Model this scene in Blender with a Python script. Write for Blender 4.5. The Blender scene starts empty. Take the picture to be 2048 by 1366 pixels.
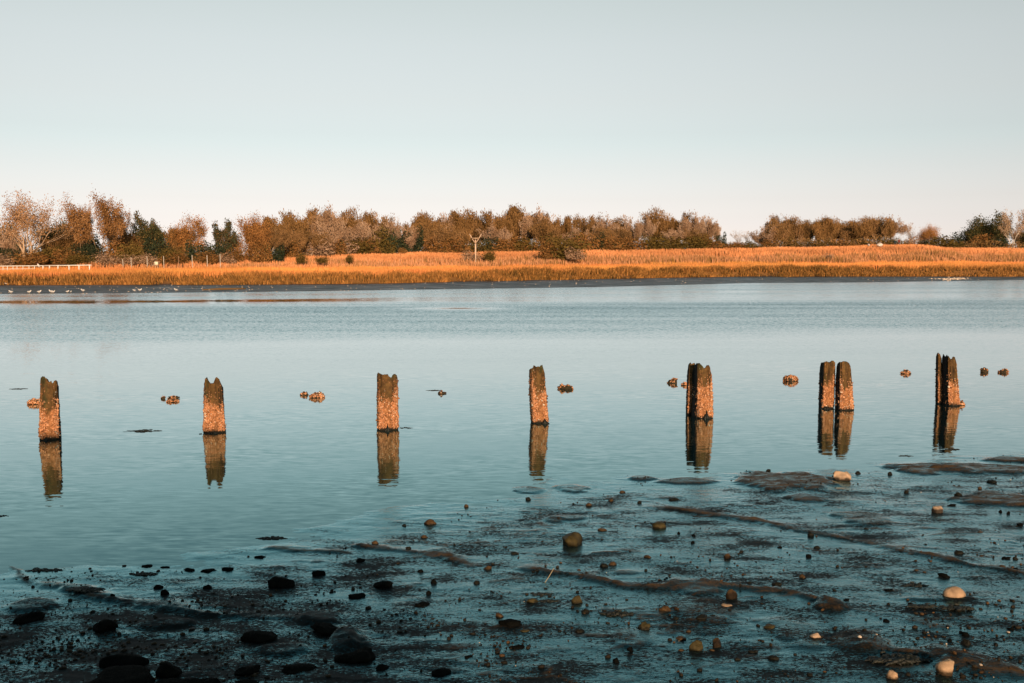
import bpy, bmesh, math, random
import numpy as np
from mathutils import Vector, Matrix

# ------------------------------------------------------------------ camera, sky, sun, exposure
S = bpy.context.scene
COL = S.collection
CAM_H = 4.1
F_PX = 2048 * 35.0 / 36.0
PITCH = math.atan((683 - 510) / F_PX)
cam_d = bpy.data.cameras.new('camera')
cam = bpy.data.objects.new('camera', cam_d)
COL.objects.link(cam)
cam.location = (0, 0, CAM_H)
cam.rotation_euler = (math.pi / 2 - PITCH, 0, 0)
cam_d.lens = 35
cam_d.sensor_width = 36
cam_d.clip_start = 0.1
cam_d.clip_end = 6000
S.camera = cam

SUN_EL = math.radians(13.5)
SUN_AZ_X = 0.2                       # the sun stands behind the camera, a little to the right
sun_dir = Vector((SUN_AZ_X, -1, 0)).normalized() * math.cos(SUN_EL) + Vector((0, 0, math.sin(SUN_EL)))
W = bpy.data.worlds.new('World')
S.world = W
W.use_nodes = True
wn, wl = W.node_tree.nodes, W.node_tree.links
wn.clear()
sky = wn.new('ShaderNodeTexSky')
sky.sky_type = 'NISHITA'
sky.sun_disc = False
sky.sun_elevation = SUN_EL
sky.sun_rotation = math.atan2(sun_dir.x, sun_dir.y)
sky.altitude = 0
sky.air_density = 1.0
sky.dust_density = 0.6
sky.ozone_density = 1.0
hsv = wn.new('ShaderNodeHueSaturation')
hsv.inputs['Saturation'].default_value = 0.42
hsv.inputs['Value'].default_value = 1.0
wl.new(sky.outputs[0], hsv.inputs['Color'])
tint = wn.new('ShaderNodeMix')
tint.data_type = 'RGBA'
tint.blend_type = 'MULTIPLY'
tint.inputs['Factor'].default_value = 1.0
wl.new(hsv.outputs[0], tint.inputs['A'])
wtc = wn.new('ShaderNodeTexCoord')
wsep = wn.new('ShaderNodeSeparateXYZ')
wl.new(wtc.outputs['Generated'], wsep.inputs[0])
wr = wn.new('ShaderNodeValToRGB')
wl.new(wsep.outputs['Z'], wr.inputs[0])
SKY_RAMP = [(0.0, (1.03, 0.98, 1.04)), (1.0, (0.42, 0.66, 0.64)), (0.01, (0.955, 0.91, 1.01)), (0.03, (0.857, 0.813, 0.92)), (0.0545, (0.806, 0.754, 0.814)), (0.084, (0.7936, 0.7649, 0.7918)), (0.108, (0.7895, 0.7938, 0.7969)), (0.15, (0.8395, 0.8094, 0.7762)), (0.2, (0.8803, 0.8549, 0.7959)), (0.245, (0.8854, 0.8777, 0.7918)), (0.36, (0.7344, 0.828, 0.7659)), (0.55, (0.52, 0.72, 0.7))]
wl.new(wr.outputs[0], tint.inputs['B'])
for k, (p, c) in enumerate(SKY_RAMP):
    e = wr.color_ramp.elements[k] if k < 2 else wr.color_ramp.elements.new(p)
    e.position = p
    e.color = (*c, 1)
bg = wn.new('ShaderNodeBackground')
bg.inputs['Strength'].default_value = 0.15
wl.new(tint.outputs['Result'], bg.inputs['Color'])
wo = wn.new('ShaderNodeOutputWorld')
wl.new(bg.outputs[0], wo.inputs[0])

sun_l = bpy.data.lights.new('sun', 'SUN')
sun_l.energy = 4.6
sun_l.angle = math.radians(0.5)
sun_l.color = (1.0, 0.71, 0.46)
sun_o = bpy.data.objects.new('sun', sun_l)
COL.objects.link(sun_o)
sun_o.location = sun_dir * 60
sun_o.rotation_euler = sun_dir.to_track_quat('Z', 'Y').to_euler()

vs = S.view_settings
vs.view_transform = 'Standard'
vs.look = 'None'
vs.exposure = 0.0
vs.gamma = 1.0
vs.use_curve_mapping = False
S.cycles.max_bounces = 5
S.cycles.diffuse_bounces = 2
S.cycles.glossy_bounces = 3
S.cycles.caustics_reflective = False
S.cycles.caustics_refractive = False

# ------------------------------------------------------------------ helpers
_ct, _st = math.cos(PITCH), math.sin(PITCH)


def ray(px, py):
    a, b = (px - 1024) / F_PX, (683 - py) / F_PX
    return Vector((a, _ct + b * _st, -_st + b * _ct))


def gp(px, py, z=0.0):
    """the point of the level z that is seen at a place of the photograph"""
    r = ray(px, py)
    t = (z - CAM_H) / r.z
    return Vector((r.x * t, r.y * t, z))


def at_y(px, py, y):
    r = ray(px, py)
    t = y / r.y
    return Vector((r.x * t, y, CAM_H + r.z * t))


_nt = np.random.default_rng(7).random((256, 256))


def vnoise(x, y):
    x = np.asarray(x, float)
    y = np.asarray(y, float)
    xi, yi = np.floor(x).astype(int), np.floor(y).astype(int)
    fx, fy = x - xi, y - yi
    fx, fy = fx * fx * (3 - 2 * fx), fy * fy * (3 - 2 * fy)
    a, b = _nt[xi & 255, yi & 255], _nt[(xi + 1) & 255, yi & 255]
    c, d = _nt[xi & 255, (yi + 1) & 255], _nt[(xi + 1) & 255, (yi + 1) & 255]
    return (a * (1 - fx) + b * fx) * (1 - fy) + (c * (1 - fx) + d * fx) * fy


def fbm(x, y, o=4, g=0.5):
    """fractal noise, about -1..1"""
    s, a, n = 0.0, 1.0, 0.0
    x = np.asarray(x, float)
    y = np.asarray(y, float)
    for k in range(o):
        s = s + a * (vnoise(x * 2 ** k + 17.3 * k, y * 2 ** k + 5.1 * k) * 2 - 1)
        n += a
        a *= g
    return s / n * 1.4


def sstep(a, b, x):
    t = np.clip((np.asarray(x, float) - a) / (b - a), 0, 1)
    return t * t * (3 - 2 * t)


def np_mesh(name, V, faces, col=None, smooth=False, attrs=None):
    """V (n,3); faces: list of int arrays (m,3) or (m,4)"""
    me = bpy.data.meshes.new(name)
    V = np.asarray(V, np.float32).reshape(-1, 3)
    faces = [np.asarray(f, np.int32) for f in faces if len(f)]
    me.vertices.add(len(V))
    me.vertices.foreach_set('co', V.ravel())
    li = np.concatenate([f.ravel() for f in faces])
    tot = np.concatenate([np.full(len(f), f.shape[1], np.int32) for f in faces])
    st = np.concatenate([[0], np.cumsum(tot)[:-1]]).astype(np.int32)
    me.loops.add(len(li))
    me.loops.foreach_set('vertex_index', li)
    me.polygons.add(len(tot))
    me.polygons.foreach_set('loop_start', st)
    if smooth:
        me.polygons.foreach_set('use_smooth', np.ones(len(tot), bool))
    me.update(calc_edges=True)
    me.validate()
    if col is not None:
        c = np.ones((len(V), 4), np.float32)
        c[:, :3] = col
        a = me.color_attributes.new('Col', 'FLOAT_COLOR', 'POINT')
        a.data.foreach_set('color', c.ravel())
    for k, v in (attrs or {}).items():
        a = me.attributes.new(k, 'FLOAT', 'POINT')
        a.data.foreach_set('value', np.asarray(v, np.float32))
    return me


def obj(name, me, mat=None, parent=None, loc=None, kind=None):
    o = bpy.data.objects.new(name, me)
    COL.objects.link(o)
    if mat is not None and me is not None and not me.materials:
        me.materials.append(mat)
    if parent is not None:
        o.parent = parent
    if loc is not None:
        o.location = loc
    if kind:
        o['kind'] = kind
    return o


def tag(o, label, cat, group=None, kind=None):
    o['label'] = label
    o['category'] = cat
    if group:
        o['group'] = group
    if kind:
        o['kind'] = kind
    return o


class MB:
    """collects vertices, faces and colours of one mesh"""

    def __init__(self):
        self.V, self.F3, self.F4, self.C, self.n = [], [], [], [], 0

    def add(self, V, F, c):
        V = np.asarray(V, float).reshape(-1, 3)
        F = np.asarray(F, int)
        (self.F3 if F.shape[1] == 3 else self.F4).append(F + self.n)
        cc = np.empty((len(V), 3))
        cc[:] = c
        self.V.append(V)
        self.C.append(cc)
        self.n += len(V)

    def tube(self, pts, rad, sides, c):
        pts = [Vector(p) for p in pts]
        n = len(pts)
        V = []
        for i, p in enumerate(pts):
            d = (pts[min(i + 1, n - 1)] - pts[max(i - 1, 0)]).normalized()
            a = d.cross(Vector((0.31, 0.93, 0.2))).normalized()
            b = d.cross(a)
            for k in range(sides):
                t = 2 * math.pi * k / sides
                V.append(p + (a * math.cos(t) + b * math.sin(t)) * rad[i])
        F = [[i * sides + k, i * sides + (k + 1) % sides, (i + 1) * sides + (k + 1) % sides, (i + 1) * sides + k]
             for i in range(n - 1) for k in range(sides)]
        base = self.n
        self.add([v[:] for v in V], F, c)
        for ring, rev in ((0, True), (n - 1, False)):
            for k in range(1, sides - 1):
                t = [base + ring * sides, base + ring * sides + k, base + ring * sides + k + 1]
                self.F3.append(np.array([t[::-1] if rev else t]))

    def box(self, c0, size, c, rz=0.0):
        x, y, z = size[0] / 2, size[1] / 2, size[2] / 2
        P = np.array([[a, b, d] for d in (-z, z) for a, b in ((-x, -y), (x, -y), (x, y), (-x, y))])
        R = np.array([[math.cos(rz), -math.sin(rz), 0], [math.sin(rz), math.cos(rz), 0], [0, 0, 1]])
        self.add(P @ R.T + np.array(c0), [[3, 2, 1, 0], [4, 5, 6, 7], [0, 1, 5, 4], [1, 2, 6, 5], [2, 3, 7, 6], [3, 0, 4, 7]], c)

    def mesh(self, name, smooth=False):
        fs = []
        if self.F3:
            fs.append(np.concatenate(self.F3))
        if self.F4:
            fs.append(np.concatenate(self.F4))
        return np_mesh(name, np.concatenate(self.V), fs, np.concatenate(self.C), smooth)


# ------------------------------------------------------------------ materials
def new_mat(name):
    m = bpy.data.materials.new(name)
    m.use_nodes = True
    n, l = m.node_tree.nodes, m.node_tree.links
    return m, n, l, n['Principled BSDF']


def mix_rgb(n, l, a, b, fac, mode='MIX'):
    k = n.new('ShaderNodeMix')
    k.data_type = 'RGBA'
    k.blend_type = mode
    for s, v in (('A', a), ('B', b), ('Factor', fac)):
        if hasattr(v, 'default_value') or hasattr(v, 'is_linked'):
            l.new(v, k.inputs[s])
        elif s == 'Factor':
            k.inputs[s].default_value = v
        else:
            k.inputs[s].default_value = (*v, 1)
    return k.outputs['Result']


def math_n(n, l, op, a, b=None, c=None, clamp=False):
    k = n.new('ShaderNodeMath')
    k.operation = op
    k.use_clamp = clamp
    for i, v in enumerate((a, b, c)):
        if v is None:
            continue
        if isinstance(v, (int, float)):
            k.inputs[i].default_value = v
        else:
            l.new(v, k.inputs[i])
    return k.outputs[0]


def noise_n(n, l, vec, scale, detail=3, rough=0.55, dist=0.0):
    k = n.new('ShaderNodeTexNoise')
    k.inputs['Scale'].default_value = scale
    k.inputs['Detail'].default_value = detail
    k.inputs['Roughness'].default_value = rough
    k.inputs['Distortion'].default_value = dist
    if vec is not None:
        l.new(vec, k.inputs['Vector'])
    return k


def map_n(n, l, vec, scale=(1, 1, 1), rot=(0, 0, 0), loc=(0, 0, 0)):
    k = n.new('ShaderNodeMapping')
    k.inputs['Scale'].default_value = scale
    k.inputs['Rotation'].default_value = rot
    k.inputs['Location'].default_value = loc
    l.new(vec, k.inputs['Vector'])
    return k.outputs[0]


def ramp_n(n, l, fac, stops):
    k = n.new('ShaderNodeValToRGB')
    for i, (p, c) in enumerate(stops):
        e = k.color_ramp.elements[i] if i < 2 else k.color_ramp.elements.new(p)
        e.position = p
        e.color = (c, c, c, 1) if isinstance(c, (int, float)) else (*c, 1)
    l.new(fac, k.inputs[0])
    return k.outputs[0]


def attr_mat(name, rough=0.8, spec=0.3, nscale=6.0, namt=0.5, bump=0.0, bscale=30.0, rnd=0.0):
    """colour from the mesh's own attribute, broken up by noise"""
    m, n, l, p = new_mat(name)
    a = n.new('ShaderNodeAttribute')
    a.attribute_name = 'Col'
    tc = n.new('ShaderNodeTexCoord')
    c = a.outputs['Color']
    if namt > 0:
        nz = noise_n(n, l, tc.outputs['Object'], nscale, 4, 0.6)
        v = ramp_n(n, l, nz.outputs['Fac'], [(0.3, 1 - namt), (0.7, 1 + namt * 0.6)])
        c = mix_rgb(n, l, c, v, 1.0, 'MULTIPLY')
    if rnd > 0:
        oi = n.new('ShaderNodeObjectInfo')
        mr = n.new('ShaderNodeMapRange')
        mr.inputs['To Min'].default_value = 1 - rnd
        mr.inputs['To Max'].default_value = 1 + rnd
        l.new(oi.outputs['Random'], mr.inputs['Value'])
        hs = n.new('ShaderNodeHueSaturation')
        l.new(mr.outputs[0], hs.inputs['Value'])
        l.new(c, hs.inputs['Color'])
        c = hs.outputs[0]
    l.new(c, p.inputs['Base Color'])
    p.inputs['Roughness'].default_value = rough
    p.inputs['Specular IOR Level'].default_value = spec
    if bump > 0:
        nb = noise_n(n, l, tc.outputs['Object'], bscale, 4, 0.6)
        b = n.new('ShaderNodeBump')
        b.inputs['Strength'].default_value = bump
        b.inputs['Distance'].default_value = 0.02
        l.new(nb.outputs['Fac'], b.inputs['Height'])
        l.new(b.outputs[0], p.inputs['Normal'])
    return m


M_LEAF = attr_mat('leaf', 0.85, 0.1, namt=0.0, rnd=0.12)
M_BARK = attr_mat('bark', 0.9, 0.1, 8, 0.3)
M_GRASS = attr_mat('grass_blades', 0.75, 0.15, namt=0.0)
M_WOOD = attr_mat('weathered_wood', 0.8, 0.25, 9, 0.55, 0.7, 40)
M_BARN = attr_mat('barnacle_shell', 0.8, 0.2, 14, 0.25)
M_STONE = attr_mat('stone', 0.7, 0.25, 11, 0.3, 0.5, 30)
M_WET = attr_mat('wet_stone', 0.5, 0.09, 9, 0.45, 0.8, 26)
M_BLACK = attr_mat('shaded_wet_rock', 0.85, 0.02, 9, 0.45, 0.8, 26)
M_WEED = attr_mat('seaweed', 0.5, 0.4, 20, 0.4, 0.5, 60)
M_PAINT = attr_mat('white_paint', 0.5, 0.4, 5, 0.1)
M_BIRD = attr_mat('feathers', 0.8, 0.2, 5, 0.05)
M_CLOTH = attr_mat('cloth', 0.9, 0.1, 5, 0.15)


def film(n, l, normal, rough, power=0.42, stops=None):
    """mirror of a silty water surface: (glossy shader, strength); cooler where one looks into it more steeply"""
    fr = n.new('ShaderNodeFresnel')
    fr.inputs['IOR'].default_value = 1.34
    l.new(normal, fr.inputs['Normal'])
    fac = math_n(n, l, 'POWER', fr.outputs[0], power, clamp=True)
    tint_ = n.new('ShaderNodeValToRGB')
    l.new(fac, tint_.inputs[0])
    stops = stops or [(0.38, (.12, .34, .38)), (0.80, (1, 1, 1)), (0.47, (.29, .53, .555)), (0.577, (.53, .80, .815)), (0.67, (.80, .97, .98)), (0.74, (.96, .99, .98))]
    for k, (q, c) in enumerate(stops):
        e = tint_.color_ramp.elements[k] if k < 2 else tint_.color_ramp.elements.new(q)
        e.position = q
        e.color = (*c, 1)
    gl = n.new('ShaderNodeBsdfGlossy')
    gl.distribution = 'GGX'
    l.new(tint_.outputs[0], gl.inputs['Color'])
    l.new(normal, gl.inputs['Normal'])
    if isinstance(rough, (int, float)):
        gl.inputs['Roughness'].default_value = rough
    else:
        l.new(rough, gl.inputs['Roughness'])
    return gl.outputs[0], fac


# ------------------------------------------------------------------ water
def make_water():
    m, n, l, p = new_mat('river_water')
    geo = n.new('ShaderNodeNewGeometry')
    pos = geo.outputs['Position']
    sep = n.new('ShaderNodeSeparateXYZ')
    l.new(pos, sep.inputs[0])
    X, Y = sep.outputs['X'], sep.outputs['Y']
    # wind lanes lie across the river: slow wobble of the distance
    wob = noise_n(n, l, map_n(n, l, pos, (0.035, 0.06, 1)), 1.0, 3, 0.6)
    wv = math_n(n, l, 'MULTIPLY_ADD', wob.outputs['Fac'], 9.0, -4.5)
    u = math_n(n, l, 'ADD', math_n(n, l, 'MULTIPLY_ADD', X, -0.16, Y), wv)
    un = math_n(n, l, 'DIVIDE', u, 200.0)
    wind = ramp_n(n, l, un, WIND)
    # streaks inside the lanes
    stk = noise_n(n, l, map_n(n, l, pos, (0.02, 0.32, 1), (0, 0, 0.1)), 1.0, 3, 0.6)
    sk = ramp_n(n, l, stk.outputs['Fac'], [(0.35, 0.8), (0.65, 1.2)])
    wind = math_n(n, l, 'MULTIPLY', wind, sk)
    # the slick under the far bank lies only on the left
    flo = math_n(n, l, 'MULTIPLY', math_n(n, l, 'MULTIPLY_ADD', X, 0.05, 1.2, clamp=True), math_n(n, l, 'MULTIPLY_ADD', u, 0.25, -21.5, clamp=True))
    wind = math_n(n, l, 'MAXIMUM', wind, math_n(n, l, 'MULTIPLY', math_n(n, l, 'MULTIPLY', flo, sk), 0.55))
    # a small slick in the ruffled lane, left of the middle
    dx = math_n(n, l, 'MULTIPLY_ADD', X, 0.24, 1.0)
    dy = math_n(n, l, 'MULTIPLY_ADD', Y, 0.42, -32.2)
    rr = math_n(n, l, 'ADD', math_n(n, l, 'MULTIPLY', dx, dx), math_n(n, l, 'MULTIPLY', dy, dy))
    wind = math_n(n, l, 'MULTIPLY', wind, math_n(n, l, 'MULTIPLY_ADD', math_n(n, l, 'EXPONENT', math_n(n, l, 'MULTIPLY', rr, -1.0)), -0.9, 1.0))
    # ripples: two trains plus chop
    r1 = noise_n(n, l, map_n(n, l, pos, (2.3, 10.0, 1), (0, 0, 0.25)), 1.0, 2, 0.5)
    r2 = noise_n(n, l, map_n(n, l, pos, (4.0, 15.0, 1), (0, 0, -0.3)), 1.0, 2, 0.5)
    r3 = noise_n(n, l, map_n(n, l, pos, (4.5, 9.0, 1), (0, 0, 0.12)), 1.0, 3, 0.6)
    calm_patch = noise_n(n, l, map_n(n, l, pos, (0.25, 0.4, 1)), 1.0, 2, 0.5)
    ca = ramp_n(n, l, calm_patch.outputs['Fac'], [(0.35, 0.35), (0.65, 1.4)])

    def vec(a, sx, sy):
        s = n.new('ShaderNodeVectorMath')
        s.operation = 'SUBTRACT'
        l.new(a.outputs['Color'], s.inputs[0])
        s.inputs[1].default_value = (0.5, 0.5, 0.5)
        t = n.new('ShaderNodeVectorMath')
        t.operation = 'MULTIPLY'
        l.new(s.outputs[0], t.inputs[0])
        t.inputs[1].default_value = (sx, sy, 0)
        return t.outputs[0]

    def scale(v, f):
        t = n.new('ShaderNodeVectorMath')
        t.operation = 'SCALE'
        l.new(v, t.inputs[0])
        if isinstance(f, (int, float)):
            t.inputs['Scale'].default_value = f
        else:
            l.new(f, t.inputs['Scale'])
        return t.outputs[0]

    def vadd(a, b):
        t = n.new('ShaderNodeVectorMath')
        l.new(a, t.inputs[0])
        l.new(b, t.inputs[1])
        return t.outputs[0]

    calm = vadd(vec(r1, 0.05, 0.066), vec(r2, 0.05, 0.062))
    calm = scale(scale(calm, ca), ramp_n(n, l, un, [(0.14, 1.0), (0.2, 0.22), (0.3, 0.5)]))
    # the sides of the wavelets that lie open to the near shore
    cab = n.new('ShaderNodeVectorMath')
    cab.operation = 'ABSOLUTE'
    l.new(vec(r3, 0.0, 1.0), cab.inputs[0])
    tilt = n.new('ShaderNodeCombineXYZ')
    tilt.inputs['Y'].default_value = -0.035
    chop = scale(vadd(vadd(vec(r3, 0.7, 0.25), tilt.outputs[0]), scale(cab.outputs[0], -1.0)), wind)
    tot = vadd(calm, chop)
    up = n.new('ShaderNodeCombineXYZ')
    up.inputs['Z'].default_value = 1
    nv = n.new('ShaderNodeVectorMath')
    nv.operation = 'NORMALIZE'
    l.new(vadd(tot, up.outputs[0]), nv.inputs[0])
    n.remove(p)
    body = n.new('ShaderNodeBsdfDiffuse')
    body.inputs['Color'].default_value = (0.003, 0.014, 0.015, 1)
    gl, fac = film(n, l, nv.outputs[0], 0.03)
    mx = n.new('ShaderNodeMixShader')
    l.new(fac, mx.inputs[0])
    l.new(body.outputs[0], mx.inputs[1])
    l.new(gl, mx.inputs[2])
    l.new(mx.outputs[0], n['Material Output'].inputs['Surface'])
    V = [[-600, -60, 0], [600, -60, 0], [600, 330, 0], [-600, 330, 0]]
    o = obj('river', np_mesh('river', V, [np.array([[0, 1, 2, 3]])]), m, kind='structure')
    o['label'] = 'calm blue grey tidal river with wind ruffled lanes'
    return o


# u/200 -> slope of the chop
WIND = [(0.0, 0.01), (0.17, 0.015), (0.195, 0.10), (0.235, 0.16), (0.27, 0.7), (0.40, 1.25), (0.43, 0.8), (0.452, 0.35),
        (0.462, 0.06), (0.474, 0.08), (0.486, 0.6), (0.51, 0.9), (0.535, 0.5), (0.56, 0.95), (0.7, 0.9)]
make_water()

# ------------------------------------------------------------------ mud flat in front
SHORE = [(-400, 1200), (0, 1150), (120, 1138), (300, 1122), (420, 1100), (520, 1082), (650, 1052), (850, 1010), (960, 995), (1030, 982),
         (1100, 962), (1300, 950), (1480, 943), (1650, 932), (1780, 925), (1980, 910), (2150, 900), (2500, 885)]
sh = np.array([gp(a, b)[:2] for a, b in SHORE])


def seg_d(x, y, P):
    """distance to a polyline and side-signed offset along y"""
    best = np.full(np.shape(x), 1e9)
    sgn = np.zeros(np.shape(x))
    tt = np.zeros(np.shape(x))
    m = len(P) - 1
    for i in range(m):
        a, b = np.array(P[i]), np.array(P[i + 1])
        d = b - a
        L2 = d @ d
        t = np.clip(((x - a[0]) * d[0] + (y - a[1]) * d[1]) / L2, 0, 1)
        qx, qy = a[0] + d[0] * t - x, a[1] + d[1] * t - y
        q = np.hypot(qx, qy)
        k = q < best
        best = np.where(k, q, best)
        sgn = np.where(k, np.sign(-qy), sgn)
        tt = np.where(k, (i + t) / m, tt)
    return best, sgn, tt


RIDGES = [  # (pixels, height, width near side, width far side)
    ([(1000, 1140), (1080, 1147), (1170, 1165), (1250, 1185), (1330, 1191), (1400, 1178), (1465, 1186), (1530, 1195), (1600, 1202), (1650, 1218), (1672, 1238)], .07, .07, .26),
    ([(1255, 1013), (1350, 1020), (1430, 1032), (1520, 1045), (1600, 1065), (1700, 1085), (1790, 1105), (1850, 1118), (1930, 1140), (2000, 1152), (2100, 1172)], .055, .08, .34),
    ([(690, 1092), (760, 1100), (830, 1107), (900, 1118), (945, 1136)], .055, .07, .26),
    ([(520, 1098), (600, 1102), (690, 1110)], .03, .07, .2),
    ([(60, 1160), (180, 1195), (300, 1220), (420, 1232), (560, 1243), (650, 1252)], .055, .10, .32),
    ([(15, 1125), (35, 1140), (62, 1170)], .02, .07, .2),
    ([(1340, 1196), (1375, 1190), (1420, 1184)], .04, .08, .2),
    ([(640, 1250), (690, 1275), (725, 1310)], .05, .15, .35),
    ([(1690, 1300), (1760, 1322), (1850, 1332), (1960, 1345)], .07, .14, .4),
    ([(1860, 1345), (1960, 1366), (2060, 1385)], .06, .14, .4),
    ([(1180, 1110), (1215, 1108), (1235, 1107)], .02, .04, .1),
]
PATCH = [  # pixel centre, half sizes, height, dryness
    (1570, 964, 88, 19, .055, 1), (1610, 999, 46, 8, .03, .8), (1850, 938, 78, 11, .045, 1), (1965, 939, 95, 11, .045, 1), (2025, 921, 62, 6, .04, 1),
    (1990, 1001, 84, 14, .05, 1), (1280, 957, 30, 5, .03, .8), (1370, 963, 58, 5, .03, .8), (1725, 1040, 52, 17, .03, .6), (1390, 1188, 60, 14, .03, .7),
    (1108, 1040, 28, 7, .02, .6), (1150, 978, 40, 8, .02, .5), (1050, 980, 34, 7, .02, .5), (1140, 1036, 40, 6, .02, .5), (1660, 1228, 34, 10, .05, .7),
    (1410, 1240, 60, 30, .02, .5), (1590, 1285, 60, 30, .02, .45), (1260, 1295, 40, 22, .02, .4), (1720, 1305, 60, 20, .03, .5), (1250, 1152, 34, 5, .012, .6),
    (690, 1290, 34, 30, .05, .9), (640, 1245, 40, 14, .04, .9), (160, 1180, 40, 8, .03, .8), (60, 1215, 50, 14, .03, .8), (330, 1250, 60, 10, .03, .8), (560, 1310, 60, 16, .03, .8), (1870, 1215, 70, 6, .02, .3),
]


def mud(x, y):
    """height and dryness of the foreshore"""
    ys = np.interp(x, sh[:, 0], sh[:, 1])
    e = ys - y
    z = np.where(e > 0, 0.0045 * np.minimum(e, 3.5) + 0.02 * np.maximum(e - 3.5, 0), 0.02 * e)
    big = fbm(x * 0.55, y * 0.9, 3)
    mid = fbm(x * 1.3 + 9 + .5 * y, y * 3.0, 5, .6)
    inl = sstep(-.5, 3.5, e)
    z = z + (.005 + .006 * inl) * big + (.0065 - .001 * inl) * mid * sstep(-2.2, -.2, e)
    fine = fbm(x * 7 + 3 + 2 * y, y * 15, 3, 0.65)
    amp = 0.25 + 1.1 * sstep(-.3, .7, fbm(x * .8 + 40, y * 1.1, 3)) + 0.7 * sstep(13, 9.5, y)
    z = z + (.0022 + 0.0012 * inl) * fine * amp * sstep(-1.6, .2, e)
    lump = fbm(x * 2.1 + 70 + .8 * y, y * 4.6 + 11, 5, .62)
    z = z + 0.010 * sstep(.42, 1.0, lump) * sstep(0, 2, e)
    dry = 0.55 * sstep(.35, .9, lump) * sstep(0, 2, e)
    for pts, h, wn_, wf in RIDGES:
        P = [gp(a, b)[:2] for a, b in pts]
        d, s, t = seg_d(x + 0.06 * fbm(x * 2, y * 2, 2), y + 0.06 * fbm(x * 2 + 30, y * 2, 2), P)
        w = np.where(s < 0, wn_ * .8, wf * .55) * (0.25 + 1.2 * vnoise(x * 3, y * 3) * (.4 + 1.2 * vnoise(x * 9 + 4, y * 9)))
        brk = sstep(-.75, .25, fbm(x * 1.3 + 11, y * 1.3, 3) + .25)
        k = np.exp(-(d / w) ** 2) * sstep(0, .12, t) * (1 - 0.7 * sstep(.88, 1, t)) * (.25 + .75 * brk)
        z = z + .62 * h * k * (0.35 + 0.6 * vnoise(x * 5, y * 5) + .7 * vnoise(x * 14, y * 14))
        dry = np.maximum(dry, (0.6 + .4 * vnoise(x * 7, y * 7)) * np.exp(-(d / (w * .72)) ** 2) * sstep(0, .1, t) * (.45 + .55 * brk))
    # thin runnels left by the falling water
    for sx, sy, off, wd in ((.5, 1.5, 3, .035), (.8, 2.6, 57, .045), (.33, .8, 91, .02)):
        nn = fbm(x * sx + off + .25 * y, y * sy + off, 4)
        ln = np.exp(-(nn / wd) ** 2) * sstep(-.2, .5, fbm(x * .6 + off, y * .7, 2)) * sstep(.2, 2, e)
        z = z + .006 * ln
        dry = np.maximum(dry, .62 * ln)
    for px, py, rx, ry, h, dr in PATCH:
        c = gp(px, py)
        wx = rx * c.y / F_PX
        wy = (gp(px, py - ry).y - gp(px, py + ry).y) / 2
        q = np.hypot((x - c.x) / wx, (y - c.y) / wy) + 0.35 * fbm(x * 2.2 + 3 * rx, y * 3.5, 3)
        k = sstep(1.15, 0.7, q)
        z = z + h * k
        dry = np.maximum(dry, dr * k * (0.7 + 0.3 * fine))
    return z, np.clip(dry, 0, 1)


def mud_edge(x, y):
    return np.interp(x, sh[:, 0], sh[:, 1]) - y


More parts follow.
